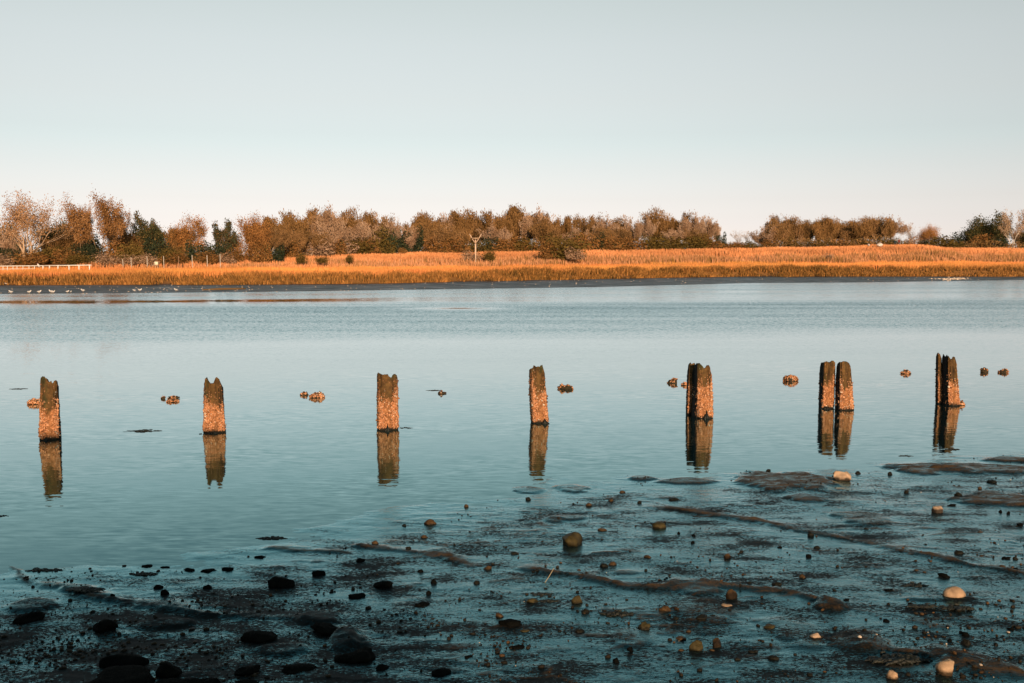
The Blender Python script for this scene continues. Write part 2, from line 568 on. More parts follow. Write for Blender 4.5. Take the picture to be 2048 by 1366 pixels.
def make_mud():
    xs = np.arange(-13, 15.01, 0.03)
    ys = np.arange(7.6, 22.0, 0.032)
    X, Y = np.meshgrid(xs, ys)
    Z, D = np.full(X.shape, -1.0), np.zeros(X.shape)
    k = (np.abs(X) < Y * 0.66 + 0.6) & (Y < np.interp(X, sh[:, 0], sh[:, 1]) + 1.3)
    Z[k], D[k] = mud(X[k], Y[k])
    nx, ny = len(xs), len(ys)
    idx = np.arange(nx * ny).reshape(ny, nx)
    q = np.stack([idx[:-1, :-1], idx[:-1, 1:], idx[1:, 1:], idx[1:, :-1]], -1).reshape(-1, 4)
    keep = (Z.ravel()[q] > -0.03).any(1) & (Z.ravel()[q] > -0.9).all(1)
    q = q[keep]
    used, inv = np.unique(q, return_inverse=True)
    V = np.stack([X.ravel(), Y.ravel(), Z.ravel()], 1)[used]
    e_ = mud_edge(V[:, 0], V[:, 1])
    side = V[:, 0] / V[:, 1]
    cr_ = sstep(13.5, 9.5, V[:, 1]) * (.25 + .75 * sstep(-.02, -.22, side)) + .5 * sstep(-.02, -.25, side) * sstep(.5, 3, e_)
    me = np_mesh('mudflat', V, [inv.reshape(-1, 4)], smooth=True, attrs={'dry': D.ravel()[used], 'edge': sstep(2.6, .1, e_), 'crumb': cr_})
    m, n, l, p = new_mat('wet_mud')
    a = n.new('ShaderNodeAttribute')
    a.attribute_name = 'dry'
    dry = a.outputs['Fac']
    ae, ac = n.new('ShaderNodeAttribute'), n.new('ShaderNodeAttribute')
    ae.attribute_name, ac.attribute_name = 'edge', 'crumb'
    geo = n.new('ShaderNodeNewGeometry')
    pos = geo.outputs['Position']
    n1 = noise_n(n, l, map_n(n, l, pos, (3, 7, 3)), 1.0, 5, 0.65)
    n2 = noise_n(n, l, map_n(n, l, pos, (30, 45, 30)), 1.0, 4, 0.6)
    n3 = noise_n(n, l, map_n(n, l, pos, (14, 40, 14), (0, 0, 0.15)), 1.0, 4, 0.65)
    wet_c = mix_rgb(n, l, (0.004, 0.009, 0.010), (0.012, 0.019, 0.019), n1.outputs['Fac'])
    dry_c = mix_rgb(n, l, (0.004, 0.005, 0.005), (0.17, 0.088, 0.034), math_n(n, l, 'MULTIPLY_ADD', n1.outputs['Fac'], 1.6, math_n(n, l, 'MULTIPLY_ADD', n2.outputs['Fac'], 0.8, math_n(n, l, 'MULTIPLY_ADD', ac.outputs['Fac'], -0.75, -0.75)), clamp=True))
    dm = math_n(n, l, 'MULTIPLY_ADD', n2.outputs['Fac'], 1.3, math_n(n, l, 'MULTIPLY_ADD', dry, 1.6, -0.95), clamp=True)
    # specks and crumbs of mud that stand out of the film of water
    n4 = noise_n(n, l, map_n(n, l, pos, (22, 50, 22), (0, 0, 0.12)), 1.0, 5, 0.75)
    n5 = noise_n(n, l, map_n(n, l, pos, (1.1, 2.2, 1.1), (0, 0, 0.2)), 1.0, 4, 0.6)
    sk = math_n(n, l, 'MULTIPLY_ADD', n5.outputs['Fac'], 0.8, n4.outputs['Fac'])
    sk = math_n(n, l, 'MULTIPLY_ADD', ac.outputs['Fac'], 0.065, math_n(n, l, 'MULTIPLY_ADD', ae.outputs['Fac'], -0.10, sk))
    speck = ramp_n(n, l, sk, [(0.90, 0.0), (0.96, 1.0)])
    l.new(mix_rgb(n, l, mix_rgb(n, l, wet_c, (0.003, 0.005, 0.005), speck), dry_c, dm), p.inputs['Base Color'])
    # film of water: smooth where it lies, rough where the mud stands out of it
    rw = ramp_n(n, l, n1.outputs['Fac'], [(0.36, 0.05), (0.66, 0.20)])
    b1 = n.new('ShaderNodeBump')
    l.new(math_n(n, l, 'MULTIPLY_ADD', ae.outputs['Fac'], -0.26, 0.36), b1.inputs['Strength'])
    b1.inputs['Distance'].default_value = 0.012
    l.new(n3.outputs['Fac'], b1.inputs['Height'])
    b2 = n.new('ShaderNodeBump')
    b2.inputs['Strength'].default_value = 0.25
    b2.inputs['Distance'].default_value = 0.008
    l.new(n2.outputs['Fac'], b2.inputs['Height'])
    l.new(b1.outputs[0], b2.inputs['Normal'])
    l.new(b2.outputs[0], p.inputs['Normal'])
    p.inputs['Roughness'].default_value = 0.7
    p.inputs['Specular IOR Level'].default_value = 0.12
    gl, fac = film(n, l, b2.outputs[0], rw, 0.40, [(0.38, (.10, .34, .39)), (0.80, (1, 1, 1)), (0.47, (.25, .58, .63)), (0.577, (.46, .82, .86)), (0.67, (.74, .95, .98)), (0.74, (.93, .99, .99))])
    stand = math_n(n, l, 'MAXIMUM', speck, dm)
    wet = math_n(n, l, 'MULTIPLY', fac, math_n(n, l, 'MULTIPLY_ADD', stand, -0.95, 0.95))
    mx = n.new('ShaderNodeMixShader')
    l.new(wet, mx.inputs[0])
    l.new(p.outputs[0], mx.inputs[1])
    l.new(gl, mx.inputs[2])
    l.new(mx.outputs[0], n['Material Output'].inputs['Surface'])
    o = obj('mudflat', me, m, kind='structure')
    o['label'] = 'glistening wet mud foreshore with runnels and pebbles'
    return m


M_MUD = make_mud()


def make_near_bank():
    """the bank the photographer stands on; it rises behind and to the left and shades the mud"""
    xs = np.concatenate([np.arange(-90, -24, 3.0), np.arange(-24, 24, 0.4), np.arange(24, 91, 3.0)])
    ys = np.concatenate([np.arange(-80, -22, 4.0), np.arange(-22, 8.3, 0.4)])
    X, Y = np.meshgrid(xs, ys)
    base, _ = mud(X, np.full_like(X, 8.2))
    up = sstep(8.0, -1.5, Y)
    crest = 1.55 + 4.6 * sstep(4.2, -1.6, X + 0.16 * (Y + 6)) - 0.5 * sstep(4, 14, X)
    back = sstep(-2.2, -7.0, Y)
    Z = np.clip(base, -.2, .5) - 0.03 + up * 1.6 + back * (crest - 0.4) + 0.28 * fbm(X * .35, Y * .35, 3) * up + 0.5 * fbm(X * .5 + 8, Y * .3, 3) * back
    nx, ny = len(xs), len(ys)
    idx = np.arange(nx * ny).reshape(ny, nx)
    q = np.stack([idx[:-1, :-1], idx[:-1, 1:], idx[1:, 1:], idx[1:, :-1]], -1).reshape(-1, 4)
    me = np_mesh('near_bank', np.stack([X.ravel(), Y.ravel(), Z.ravel()], 1), [q], smooth=True)
    m, n, l, p = new_mat('bank_earth')
    geo = n.new('ShaderNodeNewGeometry')
    n1 = noise_n(n, l, geo.outputs['Position'], 1.4, 5, 0.65)
    l.new(mix_rgb(n, l, (0.03, 0.028, 0.016), (0.12, 0.09, 0.04), n1.outputs['Fac']), p.inputs['Base Color'])
    p.inputs['Roughness'].default_value = 0.9
    o = obj('near_bank', me, m, kind='structure')
    o['label'] = 'earth bank on the near shore'


make_near_bank()
# ------------------------------------------------------------------ labels by place
ORD = ['', 'second ', 'third ', 'fourth ', 'fifth ', 'sixth ', 'seventh ', 'eighth ', 'ninth ', 'tenth ', 'eleventh ', 'twelfth ', 'thirteenth ', 'fourteenth ', 'fifteenth ']
PENDING = []


def later(o, what, cat, group, px, py, marks, flat=False):
    """label of one of many look-alikes: its look, then its place beside the nearest landmark"""
    PENDING.append((o, what, cat, group, px, py, marks, flat))


def settle_labels():
    by = {}
    for o, what, cat, group, px, py, marks, flat in PENDING:
        best = min(marks, key=lambda m: (px - m[0]) ** 2 + ((py - m[1]) * (0.0 if flat else 2.2)) ** 2)
        dx, dy = px - best[0], (py - best[1]) * 2.2
        if flat or abs(dx) >= abs(dy):
            side = 'right of' if dx >= 0 else 'left of'
        else:
            side = 'in front of' if dy > 0 else 'behind'
        by.setdefault((what, side, best[2]), []).append((dx * dx + (0 if flat else dy * dy), px, o, cat, group))
    for (what, side, mark), lst in by.items():
        lst.sort(key=lambda t: t[:2])
        for i, (_, _, o, cat, group) in enumerate(lst):
            first = 'nearest ' if i == 0 and len(lst) > 1 else ORD[i]
            tag(o, f'{first}{what} {side} {mark}', cat, group)


# ------------------------------------------------------------------ pilings
ROW = math.atan2(gp(1900, 812).y - gp(100, 880).y, gp(1900, 812).x - gp(100, 880).x)


def barnacles(rng, P, N, size, cols):
    """little six-sided craters standing on points P with normals N"""
    n = len(P)
    up = np.tile([0.13, 0.2, 0.97], (n, 1)) + rng.normal(0, .4, (n, 3))
    A = np.cross(N, up)
    A /= np.linalg.norm(A, axis=1)[:, None] + 1e-9
    B = np.cross(N, A)
    N = N + rng.normal(0, .35, (n, 3))
    N /= np.linalg.norm(N, axis=1)[:, None]
    V = []
    for k in range(5):
        t = 2 * math.pi * k / 5
        V.append(P + (A * math.cos(t) + B * math.sin(t)) * size[:, None] - N * (size * .25)[:, None])
    for k in range(5):
        t = 2 * math.pi * k / 5
        V.append(P + (A * math.cos(t) + B * math.sin(t)) * (size * .42)[:, None] + N * (size * 1.15)[:, None])
    V.append(P + N * (size * .6)[:, None])
    V = np.stack(V, 1)
    i0 = (np.arange(n) * 11)[:, None]
    F4 = np.concatenate([i0 + np.array([[k, (k + 1) % 5, 5 + (k + 1) % 5, 5 + k]]) for k in range(5)])
    F3 = np.concatenate([i0 + np.array([[5 + k, 5 + (k + 1) % 5, 10]]) for k in range(5)])
    C = np.repeat(cols[:, None, :], 11, 1)
    C[:, 10] *= 0.35
    return V.reshape(-1, 3), F3, F4, C.reshape(-1, 3)


def barn_cols(rng, n, pale):
    t = rng.random((n, 1)) ** 1.3
    c = np.array([.40, .16, .06]) * (1 - t) + np.array([.82, .42, .23]) * t
    k = rng.random(n) < pale
    c[k] = np.array([.74, .62, .48]) * rng.uniform(.85, 1.05, (k.sum(), 1))
    d = rng.random(n) < .14
    c[d] *= .35
    return c


def piling(name, seed, base, prof, line, label, dep=0.95, weed=None, crust=1.0, yaw=None, shade=0):
    """base = (x left, x right, y waterline) and prof = jagged top, as seen in the photograph"""
    rng = np.random.default_rng(seed)
    xl, xr, yb = base
    c0 = gp((xl + xr) / 2, yb)
    d0 = c0.y
    px = d0 / F_PX
    yaw = ROW if yaw is None else yaw
    view = math.atan2(c0.x, c0.y)
    rel = abs(yaw + view)
    wide = (xr - xl) * px / (math.cos(rel) + dep * math.sin(rel) * 0.9) * 1.02
    hw, hd = wide / 2, wide * dep / 2
    right = Vector((math.cos(view), -math.sin(view)))
    ctr = c0 + Vector((math.sin(view), math.cos(view), 0)) * hd
    tp = np.array(prof, float)
    tx0, tx1 = tp[0, 0], tp[-1, 0]
    topc = (tx0 + tx1) / 2
    lean = (topc - (xl + xr) / 2) * px
    taper = (tx1 - tx0) / (xr - xl)
    H = (yb - tp[:, 1].min()) * px
    pu = (tp[:, 0] - topc) / ((tx1 - tx0) / 2)          # -1..1 across the view
    pz = (yb - tp[:, 1]) * px
    NA, NK = 128, 48
    th = np.arange(NA) / NA * 2 * math.pi
    e = 0.4
    lx = np.sign(np.cos(th)) * np.abs(np.cos(th)) ** e * hw
    ly = np.sign(np.sin(th)) * np.abs(np.sin(th)) ** e * hd
    cy, sy = math.cos(yaw), math.sin(yaw)
    wx, wy = lx * cy - ly * sy, lx * sy + ly * cy
    su = wx * right.x + wy * right.y
    half = np.abs(su).max()

    def ztop(u, v):
        z = np.interp(u, pu, pz)
        back = np.clip(v, 0, 1)
        return z - back * 0.07 * H * (0.3 + vnoise(u * 3 + seed, v * 3)) - 0.03 * H * np.abs(fbm(u * 9 + seed, v * 6, 3))

    nv = (wx * math.sin(view) + wy * math.cos(view)) / hd
    zt = ztop(su / half, nv)
    V = []
    Z0 = -0.55
    for k in range(NK):
        t = k / (NK - 1)
        z = Z0 + (zt - Z0) * t
        f = np.clip(z / H, -.3, 1.1)
        sc = 1 + (taper - 1) * f
        gr = 1 + 0.07 * fbm(th * 3 + seed, z * 1.2 + seed, 3) + 0.05 * fbm(th * 9 + seed, z * 1.6, 3) - .20 * sstep(.35, .8, fbm(th * 5.5 + 3 * seed, z * .5, 2)) * sstep(.2, .7, z / H) - .06 * sstep(.3, .7, fbm(th * 14 + seed, z * .8, 2))
        V.append(np.stack([wx * sc * gr + lean * f * right.x, wy * sc * gr + lean * f * right.y, z], 1))
    rings = []
    for q in (0.8, 0.6, 0.4, 0.2):
        z = ztop(su / half * q, nv * q) - (1 - q) * 0.05 * H * (0.5 + vnoise(th * 2, q * 5 + seed))
        f = np.clip(z / H, -.3, 1.1)
        sc = (1 + (taper - 1) * f) * q
        rings.append(np.stack([wx * sc + lean * f * right.x, wy * sc + lean * f * right.y, z], 1))
    V = np.concatenate(V + rings)
    n_r = NK + 4
    F = [[r * NA + k, r * NA + (k + 1) % NA, (r + 1) * NA + (k + 1) % NA, (r + 1) * NA + k] for r in range(n_r - 1) for k in range(NA)]
    cen = len(V)
    V = np.vstack([V, V[-NA:].mean(0)])
    F3 = [[(n_r - 1) * NA + k, (n_r - 1) * NA + (k + 1) % NA, cen] for k in range(NA)]
    a = np.arctan2(V[:, 1], V[:, 0])
    g = fbm(a * 7 + seed, V[:, 2] * 1.5, 4)
    col = np.array([.115, .060, .018]) * (1 + .8 * g)[:, None]
    mo = sstep(.15, .6, fbm(a * 2 + 5 + seed, V[:, 2] * 2.2, 3))[:, None]
    col = col * (1 - mo) + np.array([.06, .052, .016]) * mo
    cru = sstep(.06, -.04, V[:, 2] / H - line - .13 * fbm(a * 1.6 + seed, a * 0 + seed, 2))[:, None]
    col = col * (1 - cru) + np.array([.34, .145, .055]) * (1 + .35 * fbm(a * 12, V[:, 2] * 14, 2))[:, None] * cru
    wet = sstep(.12, .02, V[:, 2])[:, None]
    col = col * (1 - wet) + np.array([.012, .013, .009]) * wet
    lu = np.concatenate([np.tile(lx / hw, n_r), [0]])
    lv = np.concatenate([np.tile(ly / hd, n_r), [0]])
    if shade:                              # side face turned from the sun: its shade is painted near black
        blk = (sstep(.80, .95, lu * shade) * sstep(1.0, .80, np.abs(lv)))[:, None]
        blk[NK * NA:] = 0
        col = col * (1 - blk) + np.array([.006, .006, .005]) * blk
    root = obj(name, None, loc=ctr)
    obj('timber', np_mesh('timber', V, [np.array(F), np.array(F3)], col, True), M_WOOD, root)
    # crust of barnacles, thick low down and thinning upward
    area_n = int(11000 * crust * (wide / .45) ** 2 * (H / 1.4))
    kk = rng.integers(0, NA, area_n)
    rr = rng.random(area_n) ** 0.9 * (NK - 2)
    r0 = rr.astype(int)
    fr = (rr - r0)[:, None]
    fk = rng.random((area_n, 1))
    q00, q01 = V[r0 * NA + kk], V[r0 * NA + (kk + 1) % NA]
    q10, q11 = V[(r0 + 1) * NA + kk], V[(r0 + 1) * NA + (kk + 1) % NA]
    P = (q00 * (1 - fk) + q01 * fk) * (1 - fr) + (q10 * (1 - fk) + q11 * fk) * fr
    N = np.cross(q01 - q00, q10 - q00)
    N /= np.linalg.norm(N, axis=1)[:, None] + 1e-9
    hz = P[:, 2] / H
    an = np.arctan2(P[:, 1], P[:, 0])
    edge = line + .13 * fbm(an * 1.6 + seed, an * 0 + seed, 2) + .12 * (np.abs((P[:, 0] * right.x + P[:, 1] * right.y) / half) > .72)
    dens = np.where(hz < edge, 1.0, np.exp(-(hz - edge) / .07) * .55 + .022)
    dens *= sstep(.015, .06, hz) * np.where(hz > .97, 0, 1)
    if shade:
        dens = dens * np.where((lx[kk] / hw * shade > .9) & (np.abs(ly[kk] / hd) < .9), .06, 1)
    keep = rng.random(area_n) < dens
    P, N, hz = P[keep], N[keep], hz[keep]
    size = rng.uniform(.008, .016, len(P)) * (1 + .7 * (rng.random(len(P)) < .07) + 1.3 * (rng.random(len(P)) < .02))
    cols = barn_cols(rng, len(P), .06)
    hi = np.clip((hz - line) / .3, 0, 1)[:, None]
    cols = cols * (1 - .45 * hi)
    bv, b3, b4, bc = barnacles(rng, P, N, size, cols)
    b = obj('barnacle_crust', np_mesh('barnacle_crust', bv, [b3, b4], bc), M_BARN, root, kind='stuff')
    if weed:  # dark strands added in place of the dark notch at the foot, not weed
        for wx0, h, w in weed:
            mb = MB()
            p0 = gp(wx0, yb) - ctr
            for _ in range(26):
                x = rng.normal(0, w * px * .32)
                zz = h * px * max(.15, 1 - abs(x) / (w * px * .6)) * rng.uniform(.5, 1)
                q = Vector((p0.x + x * right.x, p0.y + x * right.y, 0)) - Vector((math.sin(view), math.cos(view), 0)) * rng.uniform(.02, .05)
                mb.tube([q + Vector((0, 0, zz)), q + Vector((x * .1, -.02, zz * .45)), q + Vector((x * .2, -.035, -.05))], [.008, .018, .012], 4, (.010, .011, .007))
            obj('dark_foot_mark', mb.mesh('dark_foot_mark'), M_WEED, root, kind='stuff')
    tag(root, label, 'piling', 'old pilings standing in the river')
    return root


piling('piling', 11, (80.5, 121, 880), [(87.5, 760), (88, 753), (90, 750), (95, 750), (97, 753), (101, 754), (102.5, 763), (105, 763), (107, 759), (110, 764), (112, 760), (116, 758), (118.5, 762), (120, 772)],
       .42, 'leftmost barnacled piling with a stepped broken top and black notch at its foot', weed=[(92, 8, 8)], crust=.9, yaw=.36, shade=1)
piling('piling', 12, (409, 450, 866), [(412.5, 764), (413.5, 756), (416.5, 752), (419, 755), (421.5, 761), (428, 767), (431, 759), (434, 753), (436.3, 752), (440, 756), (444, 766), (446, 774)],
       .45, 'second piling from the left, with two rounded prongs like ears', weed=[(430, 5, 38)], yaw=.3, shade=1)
piling('piling', 13, (754, 797, 861), [(754.5, 752), (755, 746), (757.7, 742), (761, 745), (768, 746), (774, 745.5), (776.8, 743.5), (779, 752), (781.4, 759), (784, 752), (788, 746.5), (791, 745.5), (794, 747), (797, 754)],
       .47, 'third piling from the left, broad top with one deep slot on its right', weed=[(775, 14, 9)])
piling('piling', 14, (1060.5, 1097, 847), [(1056.5, 746), (1057, 739), (1060, 735.5), (1065, 733), (1066.5, 727), (1069.5, 730), (1076, 731), (1078.7, 733), (1081.5, 728), (1085, 727.5), (1086.5, 733), (1088, 745)],
       .55, 'middle piling, smooth dark upper half over a pale barnacle sleeve', weed=[(1090, 12, 10)], crust=1.1)
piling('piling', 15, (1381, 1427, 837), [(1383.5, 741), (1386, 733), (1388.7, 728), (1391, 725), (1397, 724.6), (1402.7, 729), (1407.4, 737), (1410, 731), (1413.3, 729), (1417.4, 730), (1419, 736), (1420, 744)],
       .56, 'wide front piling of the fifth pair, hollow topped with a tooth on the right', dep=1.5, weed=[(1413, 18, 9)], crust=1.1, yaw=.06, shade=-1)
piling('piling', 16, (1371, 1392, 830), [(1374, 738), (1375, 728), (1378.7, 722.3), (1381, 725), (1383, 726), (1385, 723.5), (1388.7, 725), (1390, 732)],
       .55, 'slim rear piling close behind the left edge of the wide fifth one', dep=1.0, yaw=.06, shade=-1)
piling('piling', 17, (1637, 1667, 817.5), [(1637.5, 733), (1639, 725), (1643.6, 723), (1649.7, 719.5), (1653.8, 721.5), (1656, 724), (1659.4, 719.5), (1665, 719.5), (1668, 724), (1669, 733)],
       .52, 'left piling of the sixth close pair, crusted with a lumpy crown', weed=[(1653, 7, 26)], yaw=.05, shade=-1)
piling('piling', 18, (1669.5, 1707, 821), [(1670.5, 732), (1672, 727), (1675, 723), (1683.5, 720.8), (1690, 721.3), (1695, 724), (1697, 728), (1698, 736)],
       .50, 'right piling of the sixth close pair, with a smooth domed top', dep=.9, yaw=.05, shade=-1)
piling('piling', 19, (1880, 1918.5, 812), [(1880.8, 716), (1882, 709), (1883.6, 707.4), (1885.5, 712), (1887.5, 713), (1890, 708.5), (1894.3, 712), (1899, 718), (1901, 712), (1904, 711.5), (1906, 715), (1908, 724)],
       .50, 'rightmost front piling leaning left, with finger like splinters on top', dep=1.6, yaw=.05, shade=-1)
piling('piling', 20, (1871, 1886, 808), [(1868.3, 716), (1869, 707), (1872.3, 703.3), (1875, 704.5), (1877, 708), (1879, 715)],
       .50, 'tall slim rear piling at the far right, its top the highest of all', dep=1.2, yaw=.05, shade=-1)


# ------------------------------------------------------------------ stones
def ico(sub):
    bm = bmesh.new()
    bmesh.ops.create_icosphere(bm, subdivisions=sub, radius=1)
    V = np.array([v.co[:] for v in bm.verts])
    F = np.array([[v.index for v in f.verts] for f in bm.faces])
    bm.free()
    return V, F


ICO = {k: ico(k) for k in (1, 2, 3, 4)}


def rock_shape(rng, sub, planes, rough, cut=(.55, .85)):
    V, F = ICO[sub]
    V = V.copy()
    for _ in range(planes):
        n = rng.normal(0, 1, 3)
        n /= np.linalg.norm(n)
        d = rng.uniform(*cut)
        ex = np.maximum(V @ n - d, 0)
        V -= ex[:, None] * n
    s = rng.random() * 90
    r = 1 + rough * fbm(V[:, 0] * 1.6 + s + V[:, 2] * .9, V[:, 1] * 1.6 + s - V[:, 2] * 1.3, 4, .6)
    V = V + .5 * rough * np.stack([fbm(V[:, 1] * 2 + s, V[:, 2] * 2, 2), fbm(V[:, 2] * 2 + s, V[:, 0] * 2, 2), fbm(V[:, 0] * 2 + s, V[:, 1] * 2, 2)], 1)
    V *= r[:, None]
    lo, hi = V.min(0), V.max(0)
    return (V - (lo + hi) / 2) / ((hi - lo) / 2), F


TONES = {  # top colour, colour of the foot: wet algae and painted shade
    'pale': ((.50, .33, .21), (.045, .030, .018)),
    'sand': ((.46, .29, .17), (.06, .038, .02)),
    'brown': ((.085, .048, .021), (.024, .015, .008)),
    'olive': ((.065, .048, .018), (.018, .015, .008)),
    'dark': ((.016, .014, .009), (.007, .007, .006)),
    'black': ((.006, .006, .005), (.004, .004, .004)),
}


def stone(px, py, w, h, tone, style='round', seed=None, name='stone', foot=None, z=None, spin=None):
    """py: where it meets the mud in front; w, h in pixels of the photograph"""
    rng = np.random.default_rng(int(px * 7 + py * 3) if seed is None else seed)
    g = gp(px, py + h * .42)
    if z is None:
        z = float(mud(np.array([g.x]), np.array([g.y]))[0][0])
        z = max(z, 0.0)
    g = gp(px, py + h * .42, z)
    sc = g.y / F_PX
    W_, H_ = w * sc, h * sc * 1.02
    if tone == 'black' and w > 30:
        W_, H_ = W_ * 1.08, H_ * .74
    if w < 24:
        W_, H_ = W_ * 1.05, H_ * .76
    pl, ro, cut = {'round': (6, .26, (.6, .92)), 'angular': (10, .14, (.5, .8)), 'smooth': (0, .06, (.9, 1)), 'flat': (5, .30, (.6, .9)),
                   'lumpy': (0, .5, (.9, 1)), 'slab': (6, .16, (.55, .8))}[style]
    V, F = rock_shape(rng, 3 if w > 14 else 2, pl, ro, cut)
    dpt = W_ * rng.uniform(.6, .85)
    bury = .42
    H_ = max(H_ * .5, H_ - dpt * .5 * CAM_H / g.y)          # part of what shows is its top, seen from above
    sx, sy, sz = W_ / 2, dpt / 2, H_ / (2 * (1 - bury))
    V = V * np.array([sx, sy, sz]) + np.array([0, 0, sz - 2 * sz * bury])
    top, wet = (np.array(c) for c in TONES[tone])  # foot colour: wet algae with shade painted in
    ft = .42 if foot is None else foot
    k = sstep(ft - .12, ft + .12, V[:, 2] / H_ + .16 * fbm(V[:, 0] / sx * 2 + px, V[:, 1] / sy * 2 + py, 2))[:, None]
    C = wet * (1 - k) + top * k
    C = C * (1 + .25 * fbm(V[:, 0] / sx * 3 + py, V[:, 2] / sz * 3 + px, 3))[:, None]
    ang = rng.uniform(-.5, .5)
    V = V @ np.array([[math.cos(ang), math.sin(ang), 0], [-math.sin(ang), math.cos(ang), 0], [0, 0, 1]])
    me = np_mesh(name, V, [F], C, style not in ('angular', 'slab'))
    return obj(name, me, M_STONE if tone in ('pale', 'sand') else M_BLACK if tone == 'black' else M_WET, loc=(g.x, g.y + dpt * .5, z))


MARKS = [(1689, 945, 'the pale angular boulder at the water edge'), (1879, 1012, 'the white capped stone'), (1915, 1175, 'the smooth egg shaped boulder'),
         (1147, 1070, 'the large olive boulder'), (1320, 1046, 'the dark olive stone'), (559, 1150, 'the black dome on the left'), (763, 1158, 'the black wedge shaped stone'),
         (1456, 1104, 'the pink capped cube stone'), (1465, 1180, 'the dark boulder with a lit cap'), (1394, 1284, 'the olive cone stone'), (1020, 1235, 'the black mound'),
         (1896, 1322, 'the sandy angular boulder'), (1787, 1343, 'the half sunk sandy stone'), (1633, 1267, 'the pale shard'), (235, 1303, 'the block with a brown top'),
         (860, 1040, 'the ribbed brown stone'), (1156, 1193, 'the olive knob'), (1426, 1160, 'the rounded brown cobble'), (975, 1130, 'the brown cone stone'), (1923, 1102, 'the dark twin lump')]
NAMED = [
    (1689, 953, 35, 21, 'pale', 'angular', 'pale angular boulder at the water edge in front of the sixth pilings', .3),
    (1879, 1019, 22, 19, 'pale', 'angular', 'white capped stone with a black foot, beside the right hand mud islands', .62),
    (1915, 1188, 48, 29, 'sand', 'smooth', 'smooth egg shaped orange boulder lying on the mud, largest on the right', .14),
    (1147, 1081, 48, 31, 'olive', 'angular', 'large olive brown boulder alone in the middle of the mud', .3),
    (1320, 1052, 31, 15, 'olive', 'flat', 'dark olive flattish stone up the mud right of the large boulder', .3),
    (559, 1164, 55, 33, 'black', 'round', 'black dome shaped boulder in the shaded mud on the left', .2),
    (763, 1168, 40, 23, 'black', 'slab', 'black wedge shaped stone tapering to the right, in the shade', .2),
    (1456, 1111, 16, 17, 'brown', 'angular', 'small cube like stone with a pink lit cap', .6),
    (1465, 1190, 27, 23, 'brown', 'angular', 'dark boulder with a lit cap sitting on the runnel edge', .7),
    (1455, 1212, 23, 14, 'sand', 'angular', 'pink lit low stone just in front of the runnel', .45),
    (1394, 1294, 31, 24, 'olive', 'angular', 'olive cone shaped stone low in the middle right', .2),
    (1436, 1287, 24, 21, 'brown', 'angular', 'squarish dark stone with a tan top right of the olive cone', .75),
    (1020, 1246, 46, 24, 'black', 'round', 'black mound like boulder at the edge of the shade', .2),
    (1896, 1334, 37, 27, 'sand', 'angular', 'sandy angular boulder near the lower right corner', .12),
    (1787, 1350, 26, 18, 'sand', 'round', 'half sunk sandy stone at the bottom right', .2),
    (1633, 1273, 24, 14, 'pale', 'slab', 'pale shard like stone lying below the runnel end', .3),
    (235, 1322, 94, 46, 'black', 'slab', 'flat topped black block with a brown top at lower left', .8),
    (330, 1338, 56, 48, 'black', 'round', 'upright black boulder right of the flat topped block', .2),
    (223, 1370, 128, 46, 'black', 'round', 'widest black boulder cut by the bottom edge at left', .2),
    (338, 1376, 112, 52, 'black', 'round', 'black hump cut by the bottom edge below the upright boulder', .2),
    (860, 1045, 26, 12, 'brown', 'flat', 'ribbed brown oval stone at the head of the mud', .25),
    (1156, 1201, 27, 20, 'olive', 'angular', 'olive knob shaped stone below the long runnel', .3),
    (1426, 1166, 29, 16, 'brown', 'round', 'rounded brown cobble above the runnel', .25),
    (975, 1135, 17, 12, 'brown', 'angular', 'brown cone shaped stone at the start of the long runnel', .25),
    (1923, 1106, 25, 10, 'dark', 'lumpy', 'dark twin lumped stone on the open mud at right', .3),
    (46, 1236, 58, 30, 'black', 'round', 'black boulder at the left edge of the shaded mud', .2),
    (198, 1250, 56, 38, 'black', 'flat', 'tall black lump left of the dark ridge', .2),
    (705, 1312, 80, 40, 'black', 'flat', 'big black mass ending the dark ridge', .2),
    (645, 1258, 70, 28, 'black', 'lumpy', 'long black lump on the dark ridge end', .2),
    (512, 1272, 72, 34, 'black', 'slab', 'broad black slab below the dark ridge', .2),
]
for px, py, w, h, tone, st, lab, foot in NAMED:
    tag(stone(px, py, w, h, tone, st, foot=foot), lab, 'stone', 'stones on the mud')
